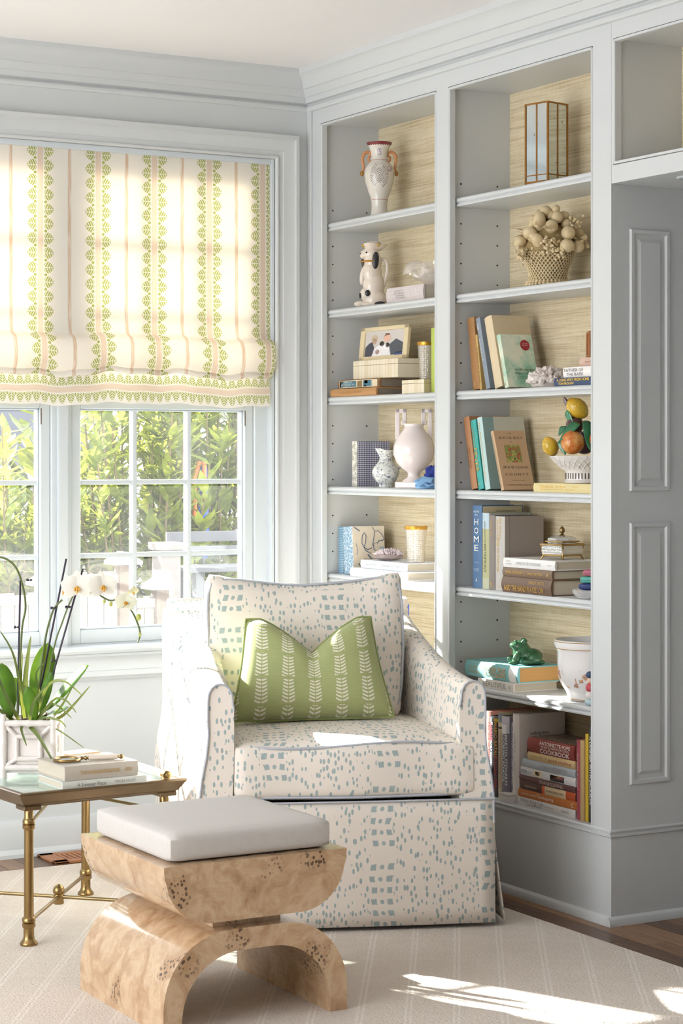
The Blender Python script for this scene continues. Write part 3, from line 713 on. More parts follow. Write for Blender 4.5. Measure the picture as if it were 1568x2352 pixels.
B().prism(poly, SY0, SY1, 'y').obj('seat_block', BURL, ST, angle=35)
b = cushion_bm(B(), .412, .424, .066, .016, .004, 12, .002); o = b.obj('cushion', LINEN, ST, angle=60, M=T(0, .002, .404))
pts = []
for i in range(48):
    a = 2*math.pi*i/48; c, s_ = math.cos(a), math.sin(a); m = (abs(c)**16+abs(s_)**16)**(-1/16); pts.append((m*c*.2045, m*s_*.2105, .0265))
# ------------------------------------------------------------------ brass and glass side table
TA = rad(4.0)
TB = thing('side_table', 'small brass side table with glass top and crossed stretchers', 'table', (-1.475, -1.174, .011), TA)
LW, LD = .400, .470
FRM = flat('#6F5B42', .35, .55, var=.15)
def tleg(x, y):
    prof = [(.0001, 0), (.0185, 0), (.0195, .004), (.018, .008), (.0135, .014), (.0115, .022), (.0115, .045), (.0135, .046), (.0145, .050), (.0145, .057), (.012, .059), (.0145, .061), (.0145, .068), (.0125, .072), (.0105, .074), (.0100, .30), (.0125, .302), (.0135, .306), (.0135, .313), (.0115, .315), (.0135, .317), (.0135, .324), (.0115, .328), (.0100, .330), (.0100, .352), (.013, .354), (.014, .36), (.0001, .36)]
    prof = [(r*1.22 if r > .001 else r, z) for r, z in prof]
    return B().lathe(prof, 20, T(x, y, 0), caps=False).obj('leg', BRASS, TB, angle=50)
CN = [(0, 0), (LW, 0), (LW, LD), (0, LD)]
for x, y in CN: tleg(x, y)
for (a, c) in ((0, 2), (1, 3)):
    A_, C_ = Vector((*CN[a], .060)), Vector((*CN[c], .060)); b = B().tube([A_, C_], .0052, 10); b.obj('stretcher', BRASSD, TB)
mid = (LW/2, LD/2)
B().lathe([(.0001, .040), (.013, .040), (.015, .044), (.013, .05), (.0145, .056), (.0145, .064), (.012, .067), (.016, .071), (.0165, .078), (.014, .085), (.008, .092), (.0001, .095)], 20, T(mid[0], mid[1], 0), caps=False).obj('finial', BRASS, TB, angle=50)
for x, y in CN:
    B().tube([(x+(mid[0]-x)*.04, y+(mid[1]-y)*.04, .314), (mid[0], mid[1], .352)], .0042, 8).obj('brace', BRASSD, TB)
B().lathe([(.0001, .338), (.012, .338), (.013, .342), (.011, .347), (.013, .352), (.013, .360), (.0001, .362)], 18, T(mid[0], mid[1], 0), caps=False).obj('hub', BRASS, TB, angle=50)
e = .046
def frame_loft(nm, prof, mat):
    b = B(); c = [(-e, -e), (LW+e, -e), (LW+e, LD+e), (-e, LD+e)]; sg = [(1, 1), (-1, 1), (-1, -1), (1, -1)]
    def f(u, v):
        i, z = prof[round(u*(len(prof)-1))]; k = round(v*4) % 4; return (c[k][0]+sg[k][0]*i, c[k][1]+sg[k][1]*i, z)
    b.grid(f, len(prof)-1, 4, cv=True); return b.obj(nm, mat, TB, smooth=False)
frame_loft('apron_moulding', [(.030, .362), (.026, .362), (.022, .366), (.022, .370), (.016, .372), (.012, .378), (.003, .392), (0, .396), (0, .400), (.004, .402), (.016, .402), (.016, .37), (.030, .362)], FRM)
GT = glassy('#EFF7F3', .01, .55)
B().box(-e+.012, LW+e-.012, -e+.012, LD+e-.012, .394, .3995, .001, seg=1).obj('glass_top', GT, TB, smooth=False)
for x, y in CN: B().box(x-.026, x+.026, y-.026, y+.026, .353, .366, .003, seg=1).obj('corner_block', FRM, TB, smooth=False)
# ------------------------------------------------------------------ garden beyond the window
gnd = struct(B().box(-30, 40, .14, 60, -.6, -.35).obj('ground', flat('#6E6A5E', .95, var=.25, nscale=2), smooth=False)); gnd['label'] = 'pale paved garden ground outside the window'
def m_leaf(nm, c1, c2, tr=.45):
    g = NT(nm); co = g.coord(); k = g.noise(co, 5.0, 2); k2 = g.noise(co, 23.0, 1); col = g.mix(g.step(g.math('ADD', g.math('MULTIPLY', k, .6), g.math('MULTIPLY', k2, .4)), .36, .64), lin(c1), lin(c2))
    p = g.bsdf(col, .28); tl = g.n('ShaderNodeBsdfTranslucent'); g.l(g.mix(.5, col, lin('#D8D84A')), tl.inputs[0]); mx = g.n('ShaderNodeMixShader'); mx.inputs[0].default_value = tr; g.l(p, mx.inputs[1]); g.l(tl.outputs[0], mx.inputs[2])
    return g.end(mx.outputs[0])
HEDGE = m_leaf('hedge_leaf', '#47592A', '#8E9A44', .42); STEM = flat('#6B5A3C', .8, var=.2)
HR = random.Random(21)
shr = [(-1.6, 3.6, 1.55, 'low hedge shrub seen through the leftmost panes'), (-.55, 3.3, 1.25, 'hedge shrub with its top below the house wall, seen left of the mullion'), (.25, 3.5, 1.42, 'hedge shrub in front of the dark house panel'),
       (.85, 3.3, 2.05, 'tall bright hedge shrub behind the middle panes'), (1.4, 3.6, 2.3, 'tall hedge shrub behind the right hand panes'), (2.1, 3.4, 2.3, 'hedge shrub beyond the right edge of the window'), (-2.9, 3.5, 1.9, 'hedge shrub far left outside the window'), (3.0, 3.8, 2.3, 'hedge shrub farthest right outside the window')]
for (sx, sy, sh, lab) in shr:
    t = thing('hedge_shrub', lab, 'shrub', (sx, sy, -.35), group='hedge behind the garden fence')
    b = B(); stb = B()
    hh = sh+.35
    for k in range(34):
        a = HR.uniform(0, 6.28); r0 = HR.uniform(.02, .2); r1 = HR.uniform(.12, .52); top = hh*HR.uniform(.6, 1.0)
        p0 = Vector((math.cos(a)*r0, math.sin(a)*r0*.7, 0)); p1 = Vector((math.cos(a)*r1, math.sin(a)*r1*.7, top))
        stb.tube([p0, (p0+p1)/2+Vector((0, 0, .05)), p1], [.010, .007, .003], 5)
        for q in range(62):
            u = HR.uniform(.18, 1.0); p = p0.lerp(p1, u); an = HR.uniform(0, 6.28); el = HR.uniform(.35, 1.25)
            d = Vector((math.cos(an)*math.cos(el), math.sin(an)*math.cos(el), math.sin(el))); L_ = HR.uniform(.10, .19)
            b.leaf(p, p+d*L_, L_*.30, (-math.cos(an)*math.sin(el), -math.sin(an)*math.sin(el), math.cos(el)), curl=HR.uniform(.0, .35), n=3, shape=.7, fold=.2)
    stb.obj('stems', STEM, t)['kind'] = 'stuff'; b.obj('foliage', HEDGE, t, angle=80)['kind'] = 'stuff'
for i in range(9):   # darker backing row so no gaps show
    sx = -3.0+i*.85; t = thing('backing_shrub', ['dark laurel at the far left end of the back hedge row', 'dark laurel second from the left end of the back row', 'dark laurel third from the left end of the back row', 'dark laurel fourth from the left end of the back row', 'dark laurel in the middle of the back hedge row', 'dark laurel fourth from the right end of the back row', 'dark laurel third from the right end of the back row', 'dark laurel second from the right end of the back row', 'dark laurel at the far right end of the back hedge row'][i], 'shrub', (sx, 4.6+.15*(i % 2), -.35), group='back row of the hedge')
    hb = (1.35 if sx < 1.0 else 2.5)+.35; b = B()
    for q in range(700):
        a = HR.uniform(0, 6.28); u = HR.uniform(.05, 1.0); r = .55*math.sqrt(HR.uniform(.1, 1)); p = Vector((math.cos(a)*r, math.sin(a)*r*.6, hb*u)); an = HR.uniform(0, 6.28); el = HR.uniform(.1, 1.1); d = Vector((math.cos(an)*math.cos(el), math.sin(an)*math.cos(el), math.sin(el))); L_ = HR.uniform(.14, .24)
        b.leaf(p, p+d*L_, L_*.36, (-math.cos(an)*math.sin(el), -math.sin(an)*math.sin(el), math.cos(el)), curl=.2, n=3, shape=.7, fold=.2)
    b.obj('foliage', HEDGE, t, angle=80)['kind'] = 'stuff'; B().tube([(0, 0, 0), (0, 0, hb*.7)], [.03, .01], 6).obj('stem', STEM, t)
FEN = flat('#857D79', .7, var=.08, nscale=12); FENP = flat('#66554B', .8, var=.15)
def fence(lab, x0, x1, y, top):
    t = thing('garden_fence', lab, 'fence', (x0, y, -.35), group='white garden fence panels'); w = x1-x0; z1 = top+.35
    n = max(2, int(w/.06))
    for i in range(n): B().box(w*i/n+.0015, w*(i+1)/n-.0015, .0, .02, .02, z1-.01*((i % 2)), .002, seg=1).obj('slat', FEN, t, smooth=False)
    B().box(0, w, -.012, 0, z1-.05, z1-.01, .003).obj('rail', FEN, t, smooth=False)
    B().box(w-.015, w+.045, -.03, .035, 0, z1+.03, .004).obj('post', FENP, t, smooth=False)
    B().prism([(w-.05, z1+.03), (w+.08, z1+.03), (w+.08, z1+.045), (w+.015, z1+.085), (w-.05, z1+.045)], -.06, .065, 'y').obj('post_cap', FEN, t, smooth=False)
fence('white fence panel behind the orchid flowers', -.06, .17, 2.0, .78)
fence('lower white fence panel beside the armchair back', .21, .39, 2.1, .66)
fence('white fence panel behind the left window', -.62, -.19, 2.0, .70)
fence('white fence panel farther left outside', -1.6, -.75, 2.0, .70)
t = thing('garden_post', 'plain white post standing behind the middle panes', 'post', (.50, 2.3, -.35))
B().box(0, .10, 0, .10, 0, 1.20, .004).obj('shaft', FEN, t, smooth=False); B().box(-.015, .115, -.015, .115, 1.20, 1.235, .006).obj('cap', FEN, t, smooth=False)
t = thing('garden_bench', 'grey slatted bench outside at the right panes', 'bench', (.68, 2.35, -.35))
GRY = flat('#5E5D60', .7, var=.1)
for k in range(3): B().box(0, .9, k*.09, k*.09+.075, 1.09, 1.115, .004).obj('seat_slat', GRY, t, smooth=False)
for k in range(2): B().box(0, .9, .27, .29, 1.15+k*.07, 1.20+k*.07, .004).obj('back_slat', GRY, t, smooth=False)
for x in (.03, .83):
    for y in (.02, .24): B().box(x, x+.04, y, y+.04, 0, 1.09, .003).obj('leg', GRY, t, smooth=False)
t = thing('garden_toy', 'blue and orange garden object half hidden in the hedge', 'toy', (1.20, 3.30, -.35))
B().tube([(0, 0, 0), (0, 0, 1.12)], .008, 8).obj('stand', flat('#5A5A5A', .5), t)
B().lathe([(.0001, 1.1), (.02, 1.105), (.028, 1.22), (.026, 1.42), (.018, 1.57), (.0001, 1.59)], 14, caps=False).obj('blue_body', flat('#3550C8', .4), t)
B().tube([(-.05, 0, 1.32), (-.05, 0, 1.52), (-.02, 0, 1.6)], .012, 8).obj('orange_strap', flat('#E8793A', .5), t); B().tube([(-.01, -.03, 1.4), (-.01, -.03, 1.6)], .012, 8).obj('orange_strap', flat('#E8793A', .5), t)
t = thing('house', 'pale neighbouring house wall with a dark window beyond the hedge', 'house', (-6, 8.0, -.35))
B().box(0, 13, 0, .3, 0, 3.6).obj('wall', flat('#A9A6B2', .8, var=.03), t, smooth=False)
for x0, x1, z0, z1 in ((7.62, 8.7, 1.55, 3.3), (5.0, 6.2, 1.5, 3.2)):
    w = B().box(x0, x1, -.03, .02, z0, z1).obj('window', flat('#5E5F6B', .25), t, smooth=False)
    bb = B(); bb.box(x0-.12, x0, -.06, .02, z0-.1, z1+.1); bb.box(x1, x1+.12, -.06, .02, z0-.1, z1+.1); bb.box(x0, x1, -.06, .02, z1, z1+.12); bb.box(x0-.12, x1+.12, -.08, .02, z0-.12, z0); bb.obj('window_trim', flat('#F2F0F2', .6), w, smooth=False)
for k in range(7): B().box(0, 13, -.014, .0, .1+k*.5, .1+k*.5+.02).obj('siding_joint', flat('#C7C4CE', .8), t, smooth=False)
# ------------------------------------------------------------------ books
def cover_mat(c): return flat(c, .5, var=.05, nscale=60)
BOOKN = 0
def book(label, X, y, z, sx, sy, sz, mode, cover, pages='#DDD2BE', turn=0.0, lean=0.0, rnd=.003, texts=(), bands=(), front=(), group=None, name='book', tilt=0.0):
    """local frame: x to the viewer's right along the shelf, y into the shelf, z up; spine faces -y"""
    t = thing(name, label, 'book', (X, y, z), group=group, rot=(tilt, -rad(lean), -math.pi/2+rad(turn)))
    cm = cover_mat(cover) if isinstance(cover, str) else cover
    c = min(.003, (sx if mode == 'up' else sz)*.16); th = sx if mode == 'up' else sz; L_ = sz if mode == 'up' else sx
    n = 6; O = [(sy, 0)]; I_ = [(sy, c)]
    for k in range(n+1):
        a = k/n; O.append((-rnd*math.sin(math.pi*a), th*a)); I_.append((.004, c+(th-2*c)*a))
    O.append((sy, th)); I_.append((sy, th-c))
    def P(p, e): return (p[1], p[0], e) if mode == 'up' else (e, p[0], p[1])
    b = B(); g1 = b.grid(lambda u, v: P(O[round(u*(n+2))], L_*v), n+2, 1); g2 = b.grid(lambda u, v: P(I_[round(u*(n+2))], L_*v), n+2, 1)
    for j in (0, 1):
        for k in range(n+2): b.bm.faces.new((g1[k][j], g1[k+1][j], g2[k+1][j], g2[k][j]))
    for k in (0, -1): b.bm.faces.new((g1[k][0], g1[k][1], g2[k][1], g2[k][0]))
    bmesh.ops.recalc_face_normals(b.bm, faces=b.bm.faces); b.obj('cover', cm, t, angle=35)
    i = .003; b = B()
    if mode == 'up': b.box(c, th-c, .005, sy-i, i, sz-i)
    else: b.box(i, sx-i, .005, sy-i, c, th-c)
    g = pages_mat(pages, mode); b.obj('page_block', g, t, smooth=False)
    yy = -rnd-.0006
    for (p0, p1, q0, q1, col) in bands:      # p along the spine, q across
        b = B(); e = .0003
        if mode == 'up': b.box(sx*q0, sx*q1, yy+.0002, yy+.0005, sz*(1-p1), sz*(1-p0))
        else: b.box(sx*p0, sx*p1, yy+.0002, yy+.0005, sz*q0, sz*q1)
        if abs(q1-q0) > .9 and rnd > .001:    # wrap whole-width bands round the spine
            b.bm.free(); b = B(); pts = [(-rnd*math.sin(math.pi*a/8)-.0004, th*a/8) for a in range(9)]
            e0, e1 = (sz*(1-p1), sz*(1-p0)) if mode == 'up' else (sx*p0, sx*p1)
            b.grid(lambda u, v: P(pts[round(u*8)], e0+(e1-e0)*v), 8, 1); bmesh.ops.recalc_face_normals(b.bm, faces=b.bm.faces)
        b.obj('spine_label', cover_mat(col), t, smooth=False)
    for tx in texts:
        s, p, q, w, h, col = tx[:6]; st = tx[6] if len(tx) > 6 else None
        if mode == 'up' and st != 'h': M = basis((0, 0, -1), (1, 0, 0), (0, -1, 0), (sx*q, yy-.0004, sz*(1-p)))
        elif mode == 'up': M = basis((1, 0, 0), (0, 0, 1), (0, -1, 0), (sx*q, yy-.0004, sz*(1-p)))
        else: M = basis((1, 0, 0), (0, 0, 1), (0, -1, 0), (sx*p, yy-.0004, sz*q))
        lettering(s, cover_mat(col) if isinstance(col, str) else col, t, M, w, h, bold=.012 if st == 'b' else 0.0)
    for fr in front:                          # on the board that faces the viewer's right (up) 
        xx = sx+.0005
        if fr[0] == 'text': _, s, cy, cz, w, h, col = fr; lettering(s, cover_mat(col), t, basis((0, 1, 0), (0, 0, 1), (1, 0, 0), (xx+.0006, sy*cy, sz*cz)), w, h)
        elif fr[0] == 'patch': _, y0, y1, z0, z1, col = fr; B().box(xx-.0003, xx+.0002, sy*y0, sy*y1, sz*z0, sz*z1).obj('cover_print', cover_mat(col) if isinstance(col, str) else col, t, smooth=False)
        elif fr[0] == 'disc': _, cy, cz, r, col = fr; B().lathe([(.0001, 0), (r, 0)], 24, T(xx+.0004, sy*cy, sz*cz) @ RY(math.pi/2), caps=False).obj('cover_seal', cover_mat(col), t, smooth=False)
    return t
PGM = {}
def pages_mat(c, mode):
    if (c, mode) in PGM: return PGM[(c, mode)]
    g = NT('paper_edges'); co = g.coord(); n = g.noise(g.mapping(co, (900, 4, 4) if mode == 'up' else (4, 4, 900)), 1.0, 2); k = lin(c); d = tuple(v*.74 for v in k[:3])+(1,)
    PGM[(c, mode)] = g.end(g.bsdf(g.mix(n, d, k), .9)); return PGM[(c, mode)]
def m_checks(c1, c2, c3, sc):
    g = NT('gingham_check'); s = g.sep(g.coord())
    def st(ax): return g.math('GREATER_THAN', g.math('FRACT', g.math('MULTIPLY', s[ax], sc)), .5)
    a = g.math('ADD', g.math('MULTIPLY', st(0), .0), st(2)); b_ = g.math('MAXIMUM', st(1), 0.0) ; xx = st(0)
    k = g.math('MULTIPLY', g.math('ADD', a, b_), .5); return g.end(g.bsdf(g.ramp(k, [(0, lin(c1)), (.5, lin(c2)), (1, lin(c3))]), .7))
def m_cell(c1, c2, sc, lo, hi):
    g = NT('cell_print'); v = g.voro(g.coord(), sc, 1.0, 'DISTANCE_TO_EDGE'); return g.end(g.bsdf(g.mix(g.step(v, lo, hi), lin(c1), lin(c2)), .6))
def m_print(cols, sc, nm='picture_print'):
    g = NT(nm); co = g.coord(); n = g.noise(co, sc, 3, .6); k = len(cols); return g.end(g.bsdf(g.ramp(n, [(.3+.4*i/(k-1), lin(c)) for i, c in enumerate(cols)]), .5))
GI = flat('#CDA34E', .3, .6, var=.08)
G1 = 'books leaning beside the green and white one'
Z3, Z4, Z5, Z6, Z7 = 1.4832, 1.1782, .8802, .5832, .2582
# right bay, third shelf
book('worn tan-brown book at the left end of the shelf with the rock crystal', .062, -.938, Z3, .038, .15, .224, 'up', '#A87B4C', lean=8.5, rnd=.004, texts=(('CLARKSON', .93, .5, .018, .006, '#D9C08E'),))
book('thin tan book squeezed next to the worn tan-brown one', .06, -.9795, Z3, .011, .14, .172, 'up', '#C6A566', lean=9, rnd=.001, texts=(('A SENSE OF PLACE', .55, .5, .11, .005, '#6A4A22'),))
book('slate blue cloth book with silver lettering leaning third on its shelf', .06, -1.014, Z3, .022, .15, .226, 'up', '#8C97A3', lean=15, rnd=.003, texts=(('LES VRAIES', .12, .5, .02, .009, '#F2F2F0'), ('ELEGANCE', .45, .5, .07, .008, '#D8DCE0')))
book('large plain cream book leaning behind the green and white one', .055, -1.070, Z3, .040, .135, .224, 'up', '#D9C7A6', lean=15.5, rnd=.005)
WATER = m_print(['#E6E4CE', '#DDE2CC', '#A9CDB5', '#6FAF95'], 14, 'watercolour_print')
book('green and white watercolour book with a red seal on its cover', .042, -1.142, Z3, .019, .112, .166, 'up', WATER, lean=16, rnd=.003,
     texts=(('the life-changing magic', .6, .5, .06, .006, '#8D8A66'), ('ep', .93, .5, .008, .008, '#6B6040')),
     front=(('disc', .74, .80, .017, '#A3282E'), ('text', 'the life-changing', .60, .33, .072, .0095, '#7C5A3A'), ('text', 'magic of tidying up', .62, .26, .075, .0095, '#7C5A3A'), ('text', 'the Japanese art of decluttering', .60, .20, .06, .004, '#7C6A50'), ('text', 'and organizing', .50, .16, .035, .004, '#7C6A50'), ('text', '#1 NEW YORK TIMES', .74, .83, .020, .003, '#F5E5E0'), ('text', 'BEST SELLER', .74, .80, .020, .003, '#F5E5E0')))
book('navy book with yellow title lying lowest in the right hand stack of its shelf', .034, -1.405, Z3, .20, .15, .023, 'flat', '#2F4467', rnd=.003, texts=(('A LONG WAY FROM HOME', .46, .72, .155, .0085, '#E8C34A', 'b'), ('TOM BROKAW', .30, .28, .075, .007, '#E8C34A', 'b')))
book('white book lettered in grey lying on the navy book', .040, -1.442, Z3+.0235, .165, .14, .029, 'flat', '#EDE9E6', rnd=.004, texts=(('FATHER OF', .32, .68, .09, .009, '#6B6B70'), ('THE RAIN', .34, .28, .075, .009, '#6B6B70')))
book('dusty pink book lying on the white book at the right of its shelf', .082, -1.462, Z3+.0535, .14, .12, .027, 'flat', '#D6B7A5', rnd=.004, texts=(('John Berendt', .42, .5, .06, .008, '#9C6A52'),))
# right bay, fourth shelf
book('rust coloured book with orange boards at the left of its shelf', .052, -.946, Z4, .032, .14, .226, 'up', '#B07E58', lean=12, rnd=.004, texts=(('ISABEL ALLENDE', .55, .3, .07, .005, '#3A2A20'), ('VIOLETA DEL SOL', .58, .62, .065, .005, '#3A2A20')))
book('turquoise book with gold block lettering leaning second on its shelf', .052, -.984, Z4, .029, .14, .216, 'up', '#3FA7A0', lean=12, rnd=.004, texts=(('GLENDON SWARTH', .25, .5, .06, .006, GI), ('FEVER', .58, .5, .075, .016, GI), ('K', .93, .5, .006, .008, GI)))
book('pale blue cloth book with gold script and half white boards', .048, -1.028, Z4, .027, .152, .224, 'up', '#86A3A3', lean=12, rnd=.004, texts=(('The American Indian Graphics', .48, .5, .185, .010, GI),), front=(('patch', .26, 1.0, .0, 1.0, '#CFCEC0'),), bands=((0, 1, 0, 1, '#B9D3D2'),))
PIC = m_print(['#20352B', '#C9B86A', '#6F8E4A', '#C6684A', '#1F3A2C'], 60, 'landscape_print')
book('tan book with a small landscape picture on its cover', .034, -1.134, Z4, .014, .112, .186, 'up', '#C9A885', lean=18, rnd=.002, texts=(('THE BRIDGES OF MADISON COUNTY  ROBERT JAMES WALLER', .5, .5, .16, .005, '#3A3430'), ('O', .94, .5, .007, .007, '#C05A3A')),
     front=(('text', 'THE', .50, .95, .012, .004, '#3A3430'), ('text', 'B R I D G E S', .52, .875, .082, .0075, '#3A3430'), ('text', 'OF', .50, .81, .009, .004, '#3A3430'), ('patch', .26, .76, .46, .755, PIC), ('text', 'M A D I S O N', .50, .375, .086, .0075, '#3A3430'), ('text', 'C O U N T Y', .50, .255, .084, .0075, '#3A3430'), ('patch', .30, .72, .150, .153, '#A8754F'), ('text', 'ROBERT JAMES WALLER', .52, .075, .085, .005, '#3A3430')))
book('pale yellow book with gold script lying under the fruit bowl', .036, -1.300, Z4, .282, .150, .0265, 'flat', '#D9C994', rnd=.003, texts=(('Elizabeth Arden', .34, .66, .12, .008, GI), ('Always in bloom  a story', .42, .34, .17, .006, GI), ('Knopf', .74, .62, .03, .006, GI)))
# right bay, fifth shelf
book('tall blue book with white upright capitals at the left of its shelf', .050, -.955, Z5, .050, .15, .252, 'up', '#4E7098', rnd=.003, texts=tuple((ch, .20+.105*i, .5, .022 if ch != 'M' else .027, .019, '#F0EFEA', 'h') for i, ch in enumerate('HOME'))+(('RECIPES', .075, .5, .03, .006, '#DDE2E8', 'h'), ('FROM', .115, .5, .018, .005, '#DDE2E8', 'h'), ('TASTE', .69, .5, .022, .004, '#B9C6D6', 'h'), ('SOUTHERN', .77, .5, .030, .004, '#B9C6D6', 'h'), ('CLASSICS', .79, .5, .026, .004, '#B9C6D6', 'h'), ('A', .90, .5, .010, .012, '#E8E8E6', 'h')), front=(('patch', .02, .98, .01, .99, '#D6C9A4'), ('text', 'FAVORITE RECIPES', .58, .93, .07, .004, '#5A5040')))
book('slim yellow-green book with a pale blue top standing beside the tall blue one', .050, -1.008, Z5, .036, .15, .230, 'up', '#B5B489', rnd=.003, bands=((0, .21, 0, 1, '#B9CCD6'), (.86, 1, 0, 1, '#BFC0A4')), texts=(('ANN PATCHETT', .28, .5, .08, .006, '#5A5A40'), ('MATRIMONY', .60, .5, .085, .012, '#4A4A38')), front=(('patch', .0, 1, .0, 1, '#C9CBC6'),))
book('brown-grey cloth book with small gold emblem near its foot', .046, -1.051, Z5, .030, .14, .224, 'up', '#857B74', rnd=.003, texts=(('THE GREAT WORK', .18, .5, .05, .007, GI), ('9', .93, .5, .010, .016, GI, 'h')))
book('wide taupe book with gold script spine behind the flat stack', .046, -1.085, Z5, .050, .14, .222, 'up', '#9D928A', rnd=.004, bands=((0, 1, 0, 1, '#BDB9B3'),), texts=(('Pat Scones', .16, .62, .06, .012, GI), ('Alastair Rattray', .22, .30, .08, .012, GI), ('Prince Scones', .52, .42, .10, .014, GI), ('GILT', .95, .5, .025, .004, GI, 'h')), front=(('patch', .10, .12, 0, 1, '#8B8078'),))
book('thick brown book with gold title lying at the bottom of its stack', .030, -1.147, Z5, .252, .158, .0455, 'flat', '#6E5646', rnd=.006, texts=(('AND THE BAND PLAYED ON', .46, .30, .20, .016, GI), ('RANDY SHILTS', .72, .76, .075, .009, GI)))
book('brown book with gold author name in the middle of its stack', .032, -1.147, Z5+.046, .252, .150, .0270, 'flat', '#7B6450', rnd=.004, texts=(('ANNA QUINDLEN', .24, .5, .085, .010, GI), ('|', .455, .5, .0012, .018, GI), ('Every Last One', .66, .5, .075, .011, GI), ('A', .92, .5, .012, .012, GI)))
book('white book lettered in grey lying under the brass casket', .032, -1.150, Z5+.0735, .262, .165, .0275, 'flat', '#E9E7E5', rnd=.003, texts=(('LIVING IN THE CROSSHAIRS', .50, .5, .125, .009, '#9A9AA0'), ('COHEN', .10, .66, .025, .004, '#9A9AA0'), ('CONNON', .11, .38, .030, .004, '#9A9AA0'), ('OXFORD', .90, .5, .022, .004, '#9A9AA0')))
# right bay, sixth shelf
book('white book with large grey capitals lying beneath the aqua book', .036, -1.005, Z6, .19, .16, .0265, 'flat', '#E4DFD8', rnd=.001, texts=(('BEAUTIFUL', .48, .5, .125, .015, '#8E8C8A'), ('O', .90, .5, .010, .010, '#3A3A3A')))
book('thick aqua book with orange-gold title lying under the glass frog', .046, -.925, Z6+.0275, .282, .155, .0475, 'flat', '#7FBCBE', pages='#D9A869', rnd=.006, texts=(('FLOOD TIDE', .58, .64, .115, .014, '#D9A25A', 'b'), ('& CYCLOPS', .58, .30, .115, .014, '#D9A25A', 'b'), ('CLIVE', .17, .62, .045, .008, '#B58A56'), ('CUSSLER', .18, .32, .06, .008, '#B58A56')), bands=((.84, .97, 0, 1, '#F1EFEA'),))
# right bay, cookbooks upright
MARB = m_print(['#EDE8E0', '#C9785A', '#E3B44E', '#7A2F2A'], 34, 'food_print'); MARB2 = m_print(['#D8D6DC', '#9A9AB0', '#F2F0F0', '#7A6A70'], 40, 'food_print')
GC = 'upright cookbooks at the foot of the bookcase'
book('white upright cookbook nearest the armchair arm', .060, -.955, Z7, .045, .17, .242, 'up', '#E6E2DC', rnd=.003, texts=(('Mastering the Art', .5, .5, .15, .012, '#8A8A86'),), group=GC)
book('red and yellow patterned cookbook spine next to the white one', .058, -1.001, Z7, .020, .17, .250, 'up', MARB, rnd=.003, group=GC)
book('salmon pink cookbook standing between patterned and black ones', .054, -1.0225, Z7, .024, .17, .252, 'up', '#E3A79B', rnd=.003, texts=(('The Art of Simple Food', .45, .5, .17, .007, '#C97F72'),), group=GC)
book('black cookbook with red and white lettering', .050, -1.0475, Z7, .026, .17, .240, 'up', '#34353A', rnd=.003, texts=(('jeff', .06, .5, .022, .014, '#F0F0F0'), ('RHODES', .20, .5, .055, .011, '#C8404A', 'b'), ('FAMILY COOKBOOK', .50, .5, .095, .009, '#E6E6E6', 'b'), ('JO', .92, .5, .020, .018, '#F0F0F0', 'h')), group=GC)
book('dark cookbook with large yellow then red capitals', .046, -1.0745, Z7, .030, .17, .236, 'up', '#4A474B', rnd=.003, texts=(('MARIO BATALI', .27, .5, .105, .017, '#E0A43C', 'b'), ('ITALIAN GRILL', .70, .5, .105, .017, '#B8404A', 'b')), bands=((.0, .04, 0, 1, '#D9B23C'),), group=GC)
book('cream cookbook with brown capitals and a grey top band', .042, -1.1055, Z7, .024, .17, .256, 'up', '#E4D2B4', rnd=.003, texts=(('CONSTANCE SPRY', .38, .5, .09, .010, '#A9906A'), ('COOKERY BOOK', .72, .5, .08, .010, '#A9906A')), bands=((.0, .11, 0, 1, '#8E9AA0'), (.16, .185, 0, 1, '#5A5650')), group=GC)
book('grey and white cookbook with bold white two line title', .038, -1.1305, Z7, .040, .17, .250, 'up', '#7E7B88', rnd=.003, texts=(('MARTHA STEWARTS', .52, .70, .15, .012, '#F4F4F6', 'b'), ('COOKING SCHOOL', .50, .34, .145, .012, '#F4F4F6', 'b')), bands=((.0, .20, 0, 1, '#CFCBD4'), (.10, .21, .1, .7, '#F4F2F2')), group=GC)
book('narrow multicoloured cookbook next to the wide white one', .044, -1.1715, Z7, .013, .16, .235, 'up', MARB2, rnd=.001, group=GC)
FOOD = m_print(['#1F2E4E', '#2F6C9E', '#243248', '#A34A34', '#D9A070'], 16, 'food_print')
book('white cookbook with a photograph and small black title on its cover', .040, -1.1855, Z7, .033, .165, .262, 'up', '#E9E1DC', rnd=.004, texts=(('nothing fancy', .32, .5, .06, .006, '#6A6A6A'), ('alison', .6, .5, .03, .004, '#8A8A8A')), front=(('text', 'nothing fancy', .44, .775, .066, .014, '#3A3230'), ('patch', .17, .84, .05, .70, FOOD), ('disc', .78, .66, .012, '#C4503C')), group=GC)
# flat stack of cookbooks
GS = 'flat stack of cookbooks'
zz = Z7
def flatbook(label, y, sx, sy, h, cover, X=.032, turn=0, **kw):
    global zz
    book(label, X, y, zz, sx, sy, h-.0006, 'flat', cover, turn=turn, group=GS, **kw); zz += h
flatbook('white paperback with grey title, lowest of the cookbook stack', -1.222, .285, .12, .0245, '#EAE6E2', rnd=.001, texts=(('White Dog Cafe', .26, .62, .115, .013, '#8A8C90'), ('COOKBOOK', .30, .26, .075, .005, '#5A5A5E'), ('RUNNING PRESS', .84, .5, .035, .006, '#5A5A5E'), ('Wendy von Starkenburg', .56, .5, .05, .005, '#8A8A8E')))
flatbook('orange cookbook with white title, second from the bottom of its stack', -1.226, .290, .13, .0235, '#C4753E', rnd=.002, texts=(('WILLIAMS SONOMA', .19, .52, .075, .005, '#F3E7DA'), ('Thanksgiving', .47, .5, .085, .012, '#F3E7DA'), ('C', .93, .5, .010, .012, '#F3E7DA')))
